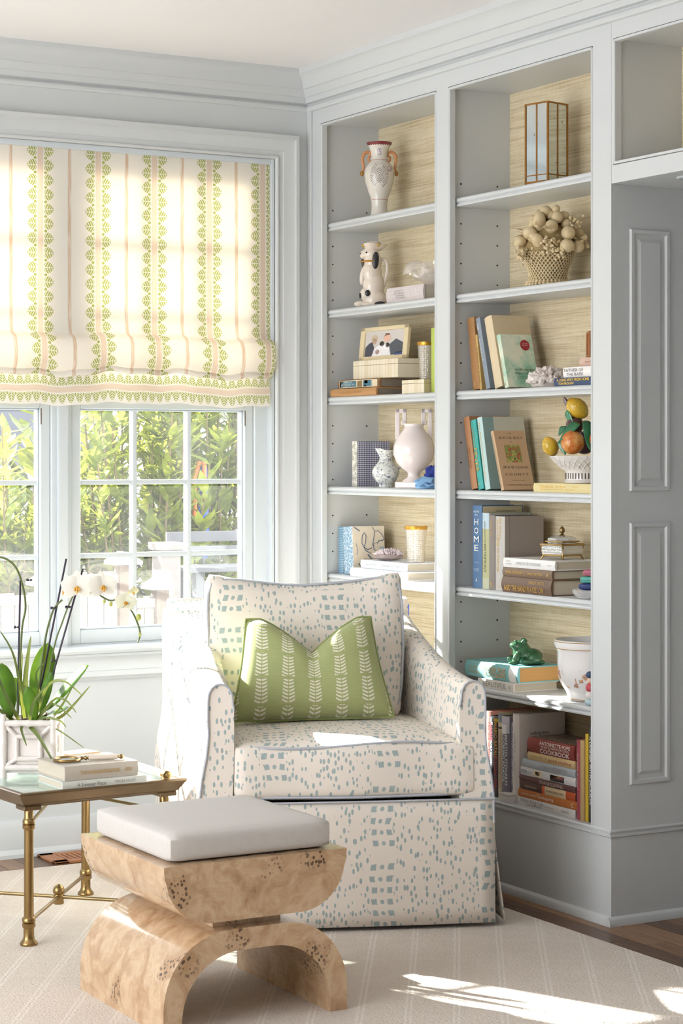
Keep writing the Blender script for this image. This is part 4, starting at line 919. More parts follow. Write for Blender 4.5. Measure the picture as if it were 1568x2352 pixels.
flatbook('brown, orange and cream banded cookbook in the flat stack', -1.238, .272, .13, .0245, '#5C4138', rnd=.002, bands=((.40, .45, 0, 1, '#D9643C'), (.45, .83, 0, 1, '#E2CBA4'), (.83, 1, 0, 1, '#C45A34')), texts=(('MORGAN OF NAPA', .2, .5, .06, .006, '#CFB9A8'), ('THANKSGIVING TABLE', .64, .5, .085, .006, '#6A4A34')))
flatbook('maroon cookbook with pale capitals in the flat stack', -1.232, .278, .13, .0175, '#6B4A4A', rnd=.002, texts=(('THANKSGIVING', .58, .5, .12, .010, '#D9C9C4'),))
BOWL = m_print(['#EAE6E6', '#EDEBEA', '#DADADE', '#F2F0F0'], 20, 'food_print')
flatbook('white cookbook with a bowl of salad printed on its spine', -1.238, .272, .13, .0245, '#E6E4E6', rnd=.002, bands=((.24, .40, .12, .88, MARB if False else '#E9D9B8'), (.28, .36, .3, .75, '#C98A4A'), (.55, .80, .10, .80, '#3E3A3C'), (.57, .78, .45, .80, '#B0604E'), (.62, .72, .5, .78, '#6F8A4A')), texts=(('new', .07, .5, .030, .010, '#7A8A9A'), ('south', .16, .5, .034, .010, '#B4C4CC')))
flatbook('pale grey-blue cookbook with faint title in the flat stack', -1.248, .262, .13, .0245, '#B7BFC8', rnd=.003, texts=(('HEALTHY ALTERNATIVES', .62, .5, .13, .010, '#9A9096'),))
flatbook('tan cookbook with red handwritten title in the flat stack', -1.275, .232, .13, .0235, '#DCC08E', rnd=.003, texts=(('portal to', .27, .55, .075, .010, '#B59A72'), ('good cooking', .70, .45, .11, .013, '#B4584A')))
flatbook('thick red cookbook with white title, topmost of its stack', -1.278, .228, .13, .043, '#8E3F38', rnd=.005, texts=(('ANTOINETTE POPE', .60, .76, .15, .011, '#F0E4DE', 'b'), ('THE NEW ANTOINETTE POPE SCHOOL', .60, .52, .14, .006, '#F0E4DE'), ('COOKBOOK', .60, .24, .145, .013, '#F0E4DE', 'b')), front=())
FOODT = m_print(['#5A4A3A', '#8A7A68', '#3E332A', '#B0A28E'], 30, 'food_print')
B().box(.004, .224, .006, .124, .0426, .0430).obj('cover_print', FOODT, [o for o in bpy.data.objects if o.name.startswith('book') and o.get('label', '').startswith('thick red cookbook')][0], smooth=False)
# upright at the right end
book('thin red upright cookbook pressed against the flat stack', .030, -1.517, Z7, .015, .15, .226, 'up', '#A8505A', rnd=.002, texts=(('Favorite Recipes', .4, .5, .1, .007, '#E6C9C4'),), group=GC)
book('thin tan upright cookbook beside the red one', .030, -1.533, Z7, .018, .15, .226, 'up', '#C6A878', rnd=.002, group=GC)
book('thin yellow upright cookbook second from the right stile', .034, -1.552, Z7, .013, .15, .246, 'up', '#D9B93E', rnd=.002, group=GC)
book('black and white upright cookbook at the far right', .036, -1.5665, Z7, .030, .15, .266, 'up', '#3A3C46', rnd=.003, texts=(('A DINNER WITH JACKSON', .45, .35, .19, .014, '#EDEDED', 'b'),), bands=((.08, .97, .55, .98, '#E4E4E4'),), group=GC)
t = thing('card_box', 'small white card box in front of the cookbook stack', 'box', (.012, -1.205, Z7), rot=(0, 0, -math.pi/2))
B().box(-.052, -.002, .0, .05, 0, .020, .002).obj('body', flat('#E9E5E0', .6), t, smooth=False); B().box(-.052, -.002, -.001, .051, .020, .026, .002).obj('lid', flat('#DDD6CC', .6), t, smooth=False)
# ------------------------------------------------------------------ ornaments on the shelves
VR = -rad(29.704)      # objects turned square to the room's diagonal view: local x right, local y away
Z1, Z2 = 2.0782, 1.7812
def blob(name, balls, mat, parent, vox=.0022, smooth=4, M=None):
    b = B()
    for bl in balls:
        c, r = bl[0], bl[1]; b.ball(c, r, 20, 14, bl[2] if len(bl) > 2 else None)
    me = b.mesh(name); o = link(name, me, mat, parent, M)
    md = o.modifiers.new('fuse', 'REMESH'); md.mode = 'VOXEL'; md.voxel_size = vox; md.use_smooth_shade = True
    sm = o.modifiers.new('soften', 'SMOOTH'); sm.factor = .6; sm.iterations = smooth
    return o
def m_floral(base, cols, scale, zc, zh, thr=.60, rough=.15):
    g = NT('painted_porcelain'); co = g.coord(); s = g.sep(co); n = g.noise(co, scale, 2, .5); n2 = g.noise(co, scale*2.3, 2)
    band = g.math('SUBTRACT', 1.0, g.step(g.math('ABSOLUTE', g.math('SUBTRACT', s[2], zc)), zh*.8, zh))
    mk = g.math('MULTIPLY', g.step(n, thr, thr+.03), band); col = g.ramp(n2, [(.35+.3*i/(len(cols)-1), lin(c)) for i, c in enumerate(cols)])
    return g.end(g.bsdf(g.mix(g.math('MULTIPLY', mk, .85), lin(base), col), rough))
# armorial vase
def m_crest():
    g = NT('armorial_porcelain'); s = g.sep(g.coord()); a = s[0]; bz = g.math('SUBTRACT', s[2], .142); fr = g.math('LESS_THAN', s[1], -.01)
    rr = g.math('SQRT', g.math('ADD', g.math('POWER', g.math('DIVIDE', a, .019), 2.0), g.math('POWER', g.math('DIVIDE', bz, .026), 2.0)))
    an = g.math('ARCTAN2', bz, a); rays = g.math('GREATER_THAN', g.math('SINE', g.math('MULTIPLY', an, 34.0)), .25); side = g.math('GREATER_THAN', g.math('ABSOLUTE', a), .010)
    rays = g.math('MULTIPLY', g.math('MULTIPLY', rays, side), g.math('MULTIPLY', g.math('GREATER_THAN', rr, 1.0), g.math('LESS_THAN', rr, 1.65)))
    rings = g.math('MULTIPLY', g.math('GREATER_THAN', g.math('SINE', g.math('MULTIPLY', rr, 26.0)), .1), g.math('LESS_THAN', rr, 1.0))
    m = g.math('MULTIPLY', g.math('MAXIMUM', rays, rings), fr)
    n = g.noise(g.coord(), 95, 2); nk = g.math('SUBTRACT', 1.0, g.step(g.math('ADD', g.math('POWER', g.math('DIVIDE', g.math('SUBTRACT', s[2], .222), .014), 2.0), g.math('POWER', g.math('DIVIDE', a, .010), 2.0)), .7, 1.0)); nk = g.math('MULTIPLY', g.math('MULTIPLY', nk, fr), g.math('GREATER_THAN', n, .46))
    nk2 = g.math('SUBTRACT', 1.0, g.step(g.math('ADD', g.math('POWER', g.math('DIVIDE', g.math('SUBTRACT', s[2], .165), .012), 2.0), g.math('POWER', g.math('DIVIDE', g.math('SUBTRACT', a, .034), .010), 2.0)), .7, 1.0)); nk2 = g.math('MULTIPLY', g.math('MULTIPLY', nk2, fr), g.math('GREATER_THAN', n, .46))
    col = g.mix(g.math('MULTIPLY', m, .75), lin('#DCD6CC'), lin('#6B5560')); col = g.mix(g.math('MULTIPLY', g.math('MAXIMUM', nk, nk2), .6), col, lin('#8F6F98'))
    scal = g.math('MULTIPLY_ADD', g.math('ABSOLUTE', g.math('SINE', g.math('MULTIPLY', g.math('ARCTAN2', s[1], s[0]), 14.0))), -.003, .2475)
    col = g.mix(g.math('GREATER_THAN', s[2], scal), col, lin('#7C2F35'))
    for zc, w in ((.063, .0008), (.196, .0007), (.008, .004)): col = g.mix(g.math('MULTIPLY', g.math('LESS_THAN', g.math('ABSOLUTE', g.math('SUBTRACT', s[2], zc)), w), .8), col, lin('#A2474A'))
    return g.end(g.bsdf(col, .18, coat=.3))
t = thing('two_handled_vase', 'white porcelain vase with painted crest, red rim and orange scroll handles', 'vase', (.115, -.285, Z1), VR)
PV = [(.0001, 0), (.031, 0), (.030, .012), (.0265, .03), (.0265, .055), (.0295, .062), (.029, .070), (.037, .09), (.047, .122), (.051, .148), (.048, .168), (.039, .184), (.030, .192), (.0275, .208), (.029, .225), (.035, .242), (.042, .251), (.0435, .256), (.040, .257), (.026, .235), (.0001, .2)]
B().lathe(PV, 40, caps=False).obj('body', m_crest(), t, angle=60)
SCR = flat('#C98A5A', .35, var=.12)
for sg in (-1, 1):
    o = B().tube([(sg*x, 0, z) for x, z in ((.028, .190), (.036, .196), (.036, .207), (.029, .214), (.030, .223), (.040, .225), (.050, .220), (.056, .208), (.056, .194), (.053, .180), (.053, .168), (.057, .160))], [.003, .004, .0045, .0045, .005, .006, .006, .0055, .005, .0045, .004, .004], 10).obj('handle', SCR, t)
    B().ball((sg*.058, 0, .153), (.007, .007, .009), 12, 8).obj('handle_boss', flat('#A87A3A', .3, .5), o)
# spaniel jug
t = thing('spaniel_jug', 'cream pottery jug shaped as a sitting black-eared spaniel with a hat', 'jug', (.11, -.243, Z2+.0008), VR)
POT = flat('#E6D9CB', .2, var=.04, coat=.3); BLK = flat('#2B2A2E', .25, var=.1)
blob('body', [((.012, 0, .028), (.040, .036, .034)), ((.006, 0, .075), (.036, .033, .055)), ((.0, 0, .118), (.034, .031, .045)), ((.004, 0, .155), (.030, .028, .035)), ((-.002, 0, .182), (.029, .027, .028)), ((-.026, -.004, .176), (.014, .014, .012)), ((-.031, -.004, .186), (.006, .008, .008)),
              ((-.030, -.012, .108), (.010, .009, .032), RY(.15)), ((-.030, .010, .108), (.010, .009, .032), RY(.15)), ((-.022, -.014, .045), (.018, .014, .022)), ((-.040, -.014, .012), (.020, .012, .011)), ((-.036, .014, .012), (.018, .012, .011)), ((.0, 0, .010), (.044, .036, .012))], POT, t)
b = B(); b.lathe([(.0001, .196), (.026, .198), (.034, .207), (.040, .216), (.042, .219), (.038, .219), (.031, .210), (.028, .222), (.018, .229), (.0001, .231)], 36, caps=False, fn=lambda r, z, a: r*(1+.14*math.cos(3*(a-.1)) if r > .03 else 1)); h = b.obj('hat', POT, t, angle=70, M=T(.006, 0, -.004))
for aa in (-2.0, -1.1, -2.8): B().ball((.034*math.cos(aa), .034*math.sin(aa), .214), (.008, .004, .006), 10, 6, RZ(aa)).obj('gilt_bow', flat('#C9A23A', .35, .3), h)
for (x, y, z, r) in ((.013, -.028, .158, (.0115, .006, .029)), (-.026, .020, .162, (.008, .006, .026))): B().ball((x, y, z), r, 16, 12, RY(.05)).obj('ear', BLK, t)
for (x, y, z, r) in ((-.018, -.0245, .185, .003), (-.037, -.006, .182, .003)): B().ball((x, y, z), r, 10, 8).obj('eye' if x > -.03 else 'nose', BLK, t)
B().tube([(.028, 0, .165), (.044, 0, .163), (.053, 0, .148), (.053, 0, .125), (.046, 0, .095), (.038, 0, .065), (.034, 0, .045)], [.006, .007, .007, .0065, .006, .006, .006], 10).obj('handle', POT, t)
B().tube([(.034*math.cos(a)-.001, .031*math.sin(a), .156) for a in [math.pi*(.75+.085*k) for k in range(12)]], .003, 8).obj('collar', flat('#C08A3A', .3, .5), t)
for (x, y, z, r) in ((-.014, -.030, .048, (.0085, .004, .011)), (.028, -.034, .011, (.020, .006, .009)), (-.039, -.020, .040, (.004, .006, .010))): B().ball((x, y, z), r, 14, 8).obj('glaze_spot', BLK, t)
# glass shell on pale book
book('pale lilac book with white script lying under the glass shell', .048, -.448, Z2, .228, .15, .049, 'flat', '#D3C9C9', rnd=.004, texts=(('Spirit', .135, .66, .030, .012, '#F6F2F0'), ('Magic', .135, .34, .030, .012, '#F6F2F0'), ('BLISS', .87, .68, .032, .010, '#EFE9E6'), ('DAILY', .87, .38, .032, .010, '#EFE9E6'), ('THE STORY OF', .34, .74, .05, .005, '#8F8688'), ('AN AMERICAN', .36, .58, .06, .005, '#8F8688'), ('GARDEN AND', .38, .42, .055, .005, '#8F8688'), ('ITS MAKERS', .40, .27, .055, .005, '#8F8688')))
t = thing('glass_shell', 'clear glass shell dish on the pale lilac book', 'ornament', (.115, -.575, Z2+.0495), VR)
GS_ = glassy('#FFFDFB', .03, .5)
def shellf(u, v):
    a = u*2*math.pi*1.15; r = .012+.026*u; c = (-.022+.030*math.cos(a+2.4)*(.35+.65*u), 0, .046+.026*math.sin(a+2.4)*(.4+.6*u)); w = v*2*math.pi
    return (c[0]+r*.55*math.cos(w)*math.cos(a+2.4), r*1.1*math.sin(w), c[2]+r*.55*math.cos(w)*math.sin(a+2.4))
b = B(); b.grid(shellf, 40, 16, cv=True); b.obj('spiral', GS_, t, angle=80)
b = B(); b.lathe([(.0001, 0), (.020, 0), (.032, .006), (.046, .022), (.056, .042), (.060, .052), (.056, .050), (.042, .028), (.028, .012), (.0001, .008)], 40, caps=False, fn=lambda r, z, a: r*(1+.05*math.cos(11*a))); b.obj('bowl', GS_, t, angle=70, M=T(.028, 0, 0))
b = B()
for k in range(9):
    a = -1.0+.25*k; b.tube([(.028+.02*math.sin(a), -.030, .040), (.028+.036*math.sin(a), -.036, .058+.012*math.cos(a)), (.028+.042*math.sin(a), -.040, .066+.014*math.cos(a))], [.003, .005, .003], 6)
b.obj('fluted_lip', GS_, t)
# photo frame, bone boxes, books
book('tan leather book at the very bottom of the stack under the picture frame', .032, -.103, Z3, .305, .16, .0255, 'flat', '#B98A5A', pages='#8F8578', rnd=.004, texts=(('A COLLECTION OF ESSAYS', .45, .5, .15, .007, '#A2763F'),))
book('brown book with pale blue spine labels under the larger bone box', .048, -.128, Z3+.026, .275, .15, .0305, 'flat', '#8F6A48', pages='#9A8F80', rnd=.004, bands=((.04, .96, .10, .90, '#E3D3B4'), (.05, .46, .16, .84, '#5E93A8'), (.48, .60, .16, .84, '#A58A5E'), (.62, .84, .16, .84, '#5E93A8')), texts=(('JEWISH VALUES', .25, .38, .09, .009, '#D9E3E4'), ('THE BOOK OF', .25, .68, .06, .006, '#D9E3E4')))
def m_bone():
    g = NT('bone_tiles'); co = g.coord(); s = g.sep(co); f = g.math('FRACT', g.math('MULTIPLY', s[0], 52.0)); ed = g.math('LESS_THAN', g.math('ABSOLUTE', g.math('SUBTRACT', f, .5)), .47)
    wn_ = g.n('ShaderNodeTexWhiteNoise', noise_dimensions='1D'); g.l(g.math('FLOOR', g.math('MULTIPLY', s[0], 52.0)), wn_.inputs['W']); n = g.noise(g.mapping(co, (60, 60, 8)), 1.0, 3)
    c = g.mix(g.math('ADD', g.math('MULTIPLY', wn_.outputs[0], .5), g.math('MULTIPLY', n, .5)), lin('#D6C6A6'), lin('#EEE5D2')); return g.end(g.bsdf(g.mix(ed, lin('#C6B595'), c), .35))
BONE = m_bone()
def bonebox(label, X, y, z, w, d, h):
    t = thing('bone_box', label, 'box', (X, y, z), rot=(0, 0, -math.pi/2)); hl = h*.27
    B().box(0, w, 0, d, 0, h-hl-.0008, .001, seg=1).obj('body', BONE, t, smooth=False); B().box(0, w, 0, d, h-hl, h, .001, seg=1).obj('lid', BONE, t, smooth=False); return t
bonebox('larger bone tiled box carrying the picture frame', .060, -.205, Z3+.057, .290, .105, .062)
bonebox('small square bone tiled box in front of the crystal vase', .036, -.560, Z3, .135, .06, .043)
t = thing('picture_frame', 'cream picture frame with a family photograph standing on the bone box', 'picture frame', (.080, -.205, Z3+.1200), rot=(rad(-6), 0, -math.pi/2+rad(2)))
FW, FH = .292, .112; FRW = flat('#DCCBA6', .4, var=.06)
b = B(); b.box(0, FW, 0, .012, 0, .013, .002); b.box(0, FW, 0, .012, FH-.013, FH, .002); b.box(0, .026, 0, .012, 0, FH, .002); b.box(FW-.026, FW, 0, .012, 0, FH, .002); b.obj('frame', FRW, t, smooth=False)
pb = B().box(.024, FW-.024, .006, .010, .011, FH-.011).obj('photograph', flat('#CFC8C4', .5, var=.08, nscale=20), t, smooth=False)
def figure(parts):
    for c, pts in parts:
        b = B(); y = .0055; vs = [b.bm.verts.new((x, y, z)) for x, z in pts]; f = b.bm.faces.new(vs); b.bm.normal_update()
        if f.normal.y > 0: f.normal_flip()
        b.obj('printed_figure', flat(c, .5, var=.12, nscale=90), pb, smooth=False)
def ell(cx, cz, rx, rz, n=14): return [(cx+rx*math.cos(2*math.pi*k/n), cz+rz*math.sin(2*math.pi*k/n)) for k in range(n)]
figure([('#4A4A55', [(.028, .013), (.075, .013), (.085, .040), (.070, .062), (.050, .058), (.030, .045)]), ('#C8B49A', ell(.083, .072, .020, .014)), ('#D9AE98', ell(.084, .064, .013, .010)),
        ('#50555E', [(.175, .05), (.215, .068), (.264, .052), (.264, .022), (.190, .014), (.180, .03)]), ('#E2B5A2', ell(.160, .073, .022, .013)), ('#7A5A42', [(.140, .078), (.150, .089), (.172, .088), (.176, .082), (.158, .082)]),
        ('#EDE9EC', [(.070, .013), (.190, .013), (.185, .035), (.160, .052), (.115, .050), (.085, .040)]), ('#2E2826', ell(.130, .054, .014, .009)), ('#2E2826', ell(.165, .049, .011, .008)), ('#D9A890', ell(.105, .028, .014, .008)), ('#4A5A8A', [(.205, .013), (.262, .013), (.262, .026), (.225, .025)])])
def crystal(label, X, y, z, rt_, rb, h, gold=True):
    t = thing('crystal_vase', label, 'vase', (X, y, z), VR, group='cut crystal vases')
    CG = glassy('#F8F4EE', .05, .55, 150, .9)
    B().lathe([(.0001, 0), (rb, 0), (rb+.001, .006), (rb+(rt_-rb)*.5, h*.5), (rt_, h), (rt_-.003, h), (rb-.002, .012), (.0001, .012)], 32, caps=False, fn=lambda r, z, a: r*(1+.02*math.cos(16*a))).obj('body', CG, t, angle=60)
    B().lathe([(rt_+.001, h-.010), (rt_+.002, h-.006), (rt_+.002, h+.001), (rt_-.002, h+.001), (rt_-.002, h-.010)], 32, caps=False).obj('gilt_rim', GOLD, t, angle=60)
crystal('slender cut crystal vase with gold rim behind the small bone box', .130, -.560, Z3, .029, .019, .168)
book('lime green book standing upright at the right of its shelf', .060, -.700, Z3, .060, .13, .205, 'up', '#B5C45C', rnd=.003)
# fourth shelf, left bay
GING = m_checks('#E7E3EA', '#8D90AC', '#33365A', 150); FLOR = m_print(['#EDE6DA', '#E8E2D6', '#A9A7A0', '#D9C9A0'], 90, 'floral_print')
t = book('blue gingham book with floral spine standing behind the painted jug', .085, -.160, Z4, .036, .125, .154, 'up', GING, rnd=.002)
B().box(0, .036, -.0030, -.0024, 0, .154).obj('spine_label', FLOR, t, smooth=False)
def m_delft():
    g = NT('blue_and_white_glaze'); co = g.coord(); n = g.noise(co, 42, 3, .6); n2 = g.noise(co, 90, 2); w = g.math('ABSOLUTE', g.math('SUBTRACT', n, .5)); ln = g.math('SUBTRACT', 1.0, g.step(w, .006, .016)); sp = g.math('MULTIPLY', g.step(n2, .62, .66), g.step(n, .48, .56))
    return g.end(g.bsdf(g.mix(g.math('MULTIPLY', g.math('MAXIMUM', ln, sp), .85), lin('#D8DAD4'), lin('#34487F')), .15, coat=.3))
t = thing('painted_jug', 'small blue and white painted jug beside the pale urn', 'jug', (.085, -.378, Z4), VR)
b = B(); PJ = [(.0001, 0), (.022, 0), (.024, .004), (.022, .010), (.034, .022), (.044, .040), (.046, .052), (.041, .066), (.029, .080), (.022, .090), (.021, .100), (.024, .112), (.028, .124), (.025, .124), (.019, .104), (.0001, .09)]
b.lathe(PJ, 36, caps=False)
for v in b.bm.verts:
    if v.co.z > .105 and v.co.x < -.008: k = (v.co.z-.105)/.02; v.co.x -= .010*k; v.co.z += .006*k
b.obj('body', m_delft(), t, angle=60)
B().tube([(.022, 0, .108), (.036, 0, .112), (.048, 0, .100), (.052, 0, .082), (.046, 0, .066), (.040, 0, .060)], .0042, 10).obj('handle', m_delft(), t)
URN = flat('#EBDFDD', .14, var=.02, coat=.4)
t = thing('urn', 'pale pink-white glazed urn with square key handles on a block foot', 'urn', (.105, -.522, Z4), VR)
B().box(-.046, .046, -.046, .046, 0, .020, .003, M=RZ(rad(-28))).obj('block_foot', URN, t, smooth=False)
B().lathe([(.0001, .020), (.040, .020), (.036, .026), (.022, .034), (.019, .044), (.022, .052), (.040, .064), (.058, .085), (.067, .110), (.067, .135), (.060, .155), (.046, .175), (.034, .192), (.031, .200), (.034, .205), (.034, .209), (.029, .209), (.028, .19), (.0001, .18)], 48, caps=False).obj('body', URN, t, angle=50)
for sg in (-1, 1):
    b = B(); d = .0068
    for (x0, x1, z0, z1) in ((.046, .060, .168, .258), (.024, .060, .244, .258), (.024, .037, .212, .258), (.024, .042, .205, .219), (.040, .060, .158, .172)): b.box(min(sg*x0, sg*x1), max(sg*x0, sg*x1), -d, d, z0, z1, .002, seg=1)
    b.obj('key_handle', URN, t, smooth=False)
def cloth(name, mat, parent, cx, cy, cz, rx, ry, rz, seed, amp=.25):
    rr = random.Random(seed); ph = [rr.uniform(0, 6) for _ in range(6)]; b = B(); b.ball((0, 0, 0), 1, 36, 22)
    for v in b.bm.verts:
        a = math.atan2(v.co.y, v.co.x); e = math.asin(max(-1, min(1, v.co.z))); k = 1+amp*(math.sin(a*5+ph[0]+2*e)*.5+math.sin(a*9+ph[1]-3*e)*.3+math.sin(e*7+ph[2]+a)*.4); v.co = Vector((cx+v.co.x*rx*k, cy+v.co.y*ry*k, cz+v.co.z*rz*(1+amp*.6*math.sin(a*3+ph[3]))))
    for v in b.bm.verts: v.co.z = max(v.co.z, .0005)
    return b.obj(name, mat, parent, angle=180)
t = thing('cloth_bundle', 'crumpled light and dark blue cloth at the right of the urn', 'cloth', (.062, -.690, Z4), VR)
LB = m_linen('#6F9CCB', '#93B8DC', 'light_blue_cloth'); DB = m_linen('#2E3A86', '#4250A0', 'dark_blue_cloth')
cloth('light_cloth', LB, t, 0, 0, .016, .048, .026, .022, 3); cloth('dark_cloth', DB, t, .010, .004, .050, .026, .02, .022, 8, .3)
B().tube([(-.040, -.03, .012), (-.020, -.034, .030), (.004, -.034, .028), (.010, -.034, .014), (-.006, -.034, .010), (-.018, -.034, .018)], [.006, .010, .010, .008, .008, .006], 10, flatx=.6).obj('fold_loop', LB, t)
# fifth shelf, left bay
GINB = m_checks('#E6EEF2', '#9DBACB', '#5F8CA8', 170); CRACK = m_cell('#E9EEF0', '#7FA3BD', 85, .03, .07)
book('pale blue gingham book standing at the left end of its shelf', .062, -.100, Z5, .034, .13, .160, 'up', GINB, rnd=.002)
t = book('blue crackle book with a horse drawing on its cover', .060, -.146, Z5, .062, .125, .160, 'up', CRACK, rnd=.003, lean=3.5, front=(('patch', .0, 1, .0, 1, '#E4D9C8'),))
INK = flat('#4A6480', .6); WASH = flat('#A9B7C0', .6); SND = flat('#CDB99C', .6)
def stroke(pts, r, mat=INK): B().tube([(.0632, y*.125, z*.16) for y, z in pts], r, 5, flatx=1).obj('drawn_line', mat, t)
for pts, r in (([(.62, .98), (.70, .88), (.80, .90), (.92, .82), (.99, .72), (.93, .68), (.82, .70), (.78, .62)], .0011), ([(.70, .88), (.66, .74), (.62, .58)], .0013), ([(.99, .72), (.80, .66), (.64, .62)], .0008), ([(.64, .62), (.66, .50), (.80, .44)], .0012), ([(.30, .80), (.36, .86), (.42, .80), (.40, .66), (.34, .56), (.46, .50), (.60, .54)], .0014), ([(.30, .80), (.28, .64), (.40, .48), (.56, .42)], .0012), ([(.10, .64), (.14, .52), (.12, .40)], .0008), ([(.46, .40), (.60, .28), (.70, .16)], .0022), ([(.06, .98), (.22, .90)], .0016), ([(.16, .22), (.24, .14), (.20, .02)], .0016)): stroke(pts, r)
B().box(.0628, .0631, .04, .095, .018, .052).obj('drawn_wash', SND, t, smooth=False); B().box(.0628, .0631, .105, .122, .075, .09).obj('drawn_wash', WASH, t, smooth=False)
book('white art book with a glossy jacket lying lowest on the fifth shelf', .036, -.228, Z5, .365, .155, .0275, 'flat', '#F0EEEE', rnd=.002, texts=(('FARROW COLLECTED', .24, .5, .10, .006, '#D9D6D6'),))
book('white-blue design book lying under the geode and crystal vase', .050, -.275, Z5+.028, .292, .145, .0275, 'flat', '#DCE1EA', rnd=.002, texts=(('DESIGNERS AT HOME', .66, .5, .115, .008, '#B0AEB2'), ('RONDA RICE CARMAN', .22, .5, .08, .005, '#B0AEB2'), ('R', .92, .5, .008, .008, '#B0AEB2')))
def spikes(b, n, cx, cy, cz, rx, ry, rz, L0, L1, r0, seed, up=.1):
    rr = random.Random(seed)
    for k in range(n):
        a = rr.uniform(0, 6.283); e = math.asin(rr.uniform(up, 1)); d = Vector((math.cos(a)*math.cos(e), math.sin(a)*math.cos(e), math.sin(e))); p = Vector((cx+d.x*rx, cy+d.y*ry, cz+d.z*rz)); L_ = rr.uniform(L0, L1); q = d.to_track_quat('Z', 'Y').to_matrix().to_4x4(); r = r0*rr.uniform(.6, 1.3)
        b.lathe([(r, -L_*.6), (r, L_*.45), (.0003, L_)], 6, T(*p) @ q @ RX(rr.uniform(-.3, .3)), caps=True)
t = thing('geode', 'lilac crystal geode lying in front of the horse drawing', 'mineral', (.098, -.375, Z5+.0558), VR)
cloth('rock_base', flat('#A89A98', .8, var=.3), t, 0, 0, .012, .048, .028, .012, 5, .12)
b = B(); spikes(b, 150, 0, 0, .016, .044, .026, .016, .006, .012, .0026, 4, .2); b.obj('crystals', flat('#E2D4DA', .2, var=.15, coat=.4), t, smooth=False)['kind'] = 'stuff'
crystal('wide cut crystal vase with gold rim standing on the white-blue design book', .105, -.535, Z5+.0558, .036, .027, .118)
# sixth shelf, left bay, mostly behind the armchair
book('small blue book just visible behind the armchair back', .062, -.488, Z6, .018, .035, .215, 'up', '#3C56B4', rnd=.001)
t = thing('coral_planter', 'white planter with coral print half hidden behind the armchair arm', 'planter', (.12, -.745, Z6), VR)
B().lathe([(.0001, 0), (.055, 0), (.058, .01), (.062, .09), (.066, .105), (.062, .106), (.056, .09), (.0001, .085)], 36, caps=False).obj('body', m_floral('#EFEAE4', ['#C9703A', '#D99A5A'], 55, .05, .035, .56), t, angle=50)
# mirrored lantern
t = thing('mirror_lantern', 'square brass lantern with mirrored panes on the top shelf', 'lantern', (.118, -1.246, Z1), VR+rad(43))
w = .043; hh = .245
g = NT('aged_mirror'); n = g.noise(g.coord(), 60, 3); MIR = g.end(g.bsdf(g.mix(g.step(n, .70, .74), lin('#C9D0D0'), lin('#8C9290')), .06, 1.0))
BR2 = flat('#9C6C34', .4, .7, var=.25, nscale=60)
b = B(); b.box(-w-.003, w+.003, -w-.003, w+.003, 0, .014, .001, seg=1); b.obj('base', BR2, t, smooth=False)
for sx_, sy_ in ((-1, -1), (1, -1), (1, 1), (-1, 1)): B().box(sx_*w-.003, sx_*w+.003, sy_*w-.003, sy_*w+.003, 0, hh, .001, seg=1).obj('corner_post', BR2, t, smooth=False)
for k in range(4):
    M = RZ(k*math.pi/2)
    for z0, z1 in ((hh-.005, hh), (.030, .033)): B().box(-w, w, -w-.002, -w+.002, z0, z1, M=M).obj('cross_strip', BR2, t, smooth=False)
    B().box(-.002, .002, -w-.002, -w+.002, .014, hh, M=M).obj('centre_strip', BR2, t, smooth=False)
    for x0, x1 in ((-w+.002, -.002), (.002, w-.002)): B().box(x0, x1, -w-.0005, -w+.0005, .014, hh-.004, M=M).obj('pane', MIR, t, smooth=False)
# cream fruit basket
t = thing('fruit_basket', 'cream ceramic lattice basket heaped with moulded fruit and grapes', 'ornament', (.112, -1.262, Z2+.0016), VR)
CRM = flat('#D2BE97', .55, var=.12, nscale=70); CRD = flat('#A08A60', .7, var=.15)
PB = [(.064, 0), (.062, .008), (.056, .022), (.055, .034), (.060, .055), (.070, .078), (.080, .098)]
b = B(); b.lathe([(.0001, 0)]+[(r-.003, z) for r, z in PB]+[(.0001, .09)], 40, caps=False); b.obj('inner_wall', CRD, t, angle=60)
def prof_r(z):
    for (r0, z0), (r1, z1) in zip(PB[:-1], PB[1:]):
        if z0 <= z <= z1: return r0+(r1-r0)*(z-z0)/(z1-z0)
    return PB[-1][0]
b = B()
for k in range(34):
    for sg in (-1, 1): b.tube([(prof_r(z)*math.cos(2*math.pi*k/34+sg*z*13), prof_r(z)*math.sin(2*math.pi*k/34+sg*z*13), z) for z in [.098*i/9 for i in range(10)]], .0019, 5)
b.obj('lattice', CRM, t)['kind'] = 'stuff'
for z, r, n in ((.004, .066, 34), (.012, .061, 34)):
    b = B()
    for k in range(n): b.ball((r*math.cos(2*math.pi*k/n), r*math.sin(2*math.pi*k/n), z), .0052, 8, 6)
    b.obj('bead_border', CRM, t)['kind'] = 'stuff'
b = B().lathe([(.0001, .10), (.075, .098), (.082, .11), (.075, .135), (.058, .165), (.036, .19), (.0001, .20)], 24, caps=False); b.obj('mound', CRD, t)
FR = random.Random(11)
fruits = [(-.030, -.050, .185, .019, .030), (.004, -.062, .170, .020, .021), (.022, -.052, .198, .018, .018), (.052, -.070, .150, .021, .021), (.048, -.082, .112, .022, .020), (.082, -.058, .112, .018, .018), (-.058, -.058, .150, .022, .018), (-.038, -.075, .128, .018, .022), (-.008, -.030, .218, .019, .016), (.044, -.030, .205, .017, .014), (-.085, -.040, .128, .020, .016), (.085, -.02, .15, .02, .02), (-.02, .03, .21, .02, .02), (.06, .03, .17, .02, .02), (-.06, .04, .16, .02, .02), (.02, -.04, .224, .012, .012)]
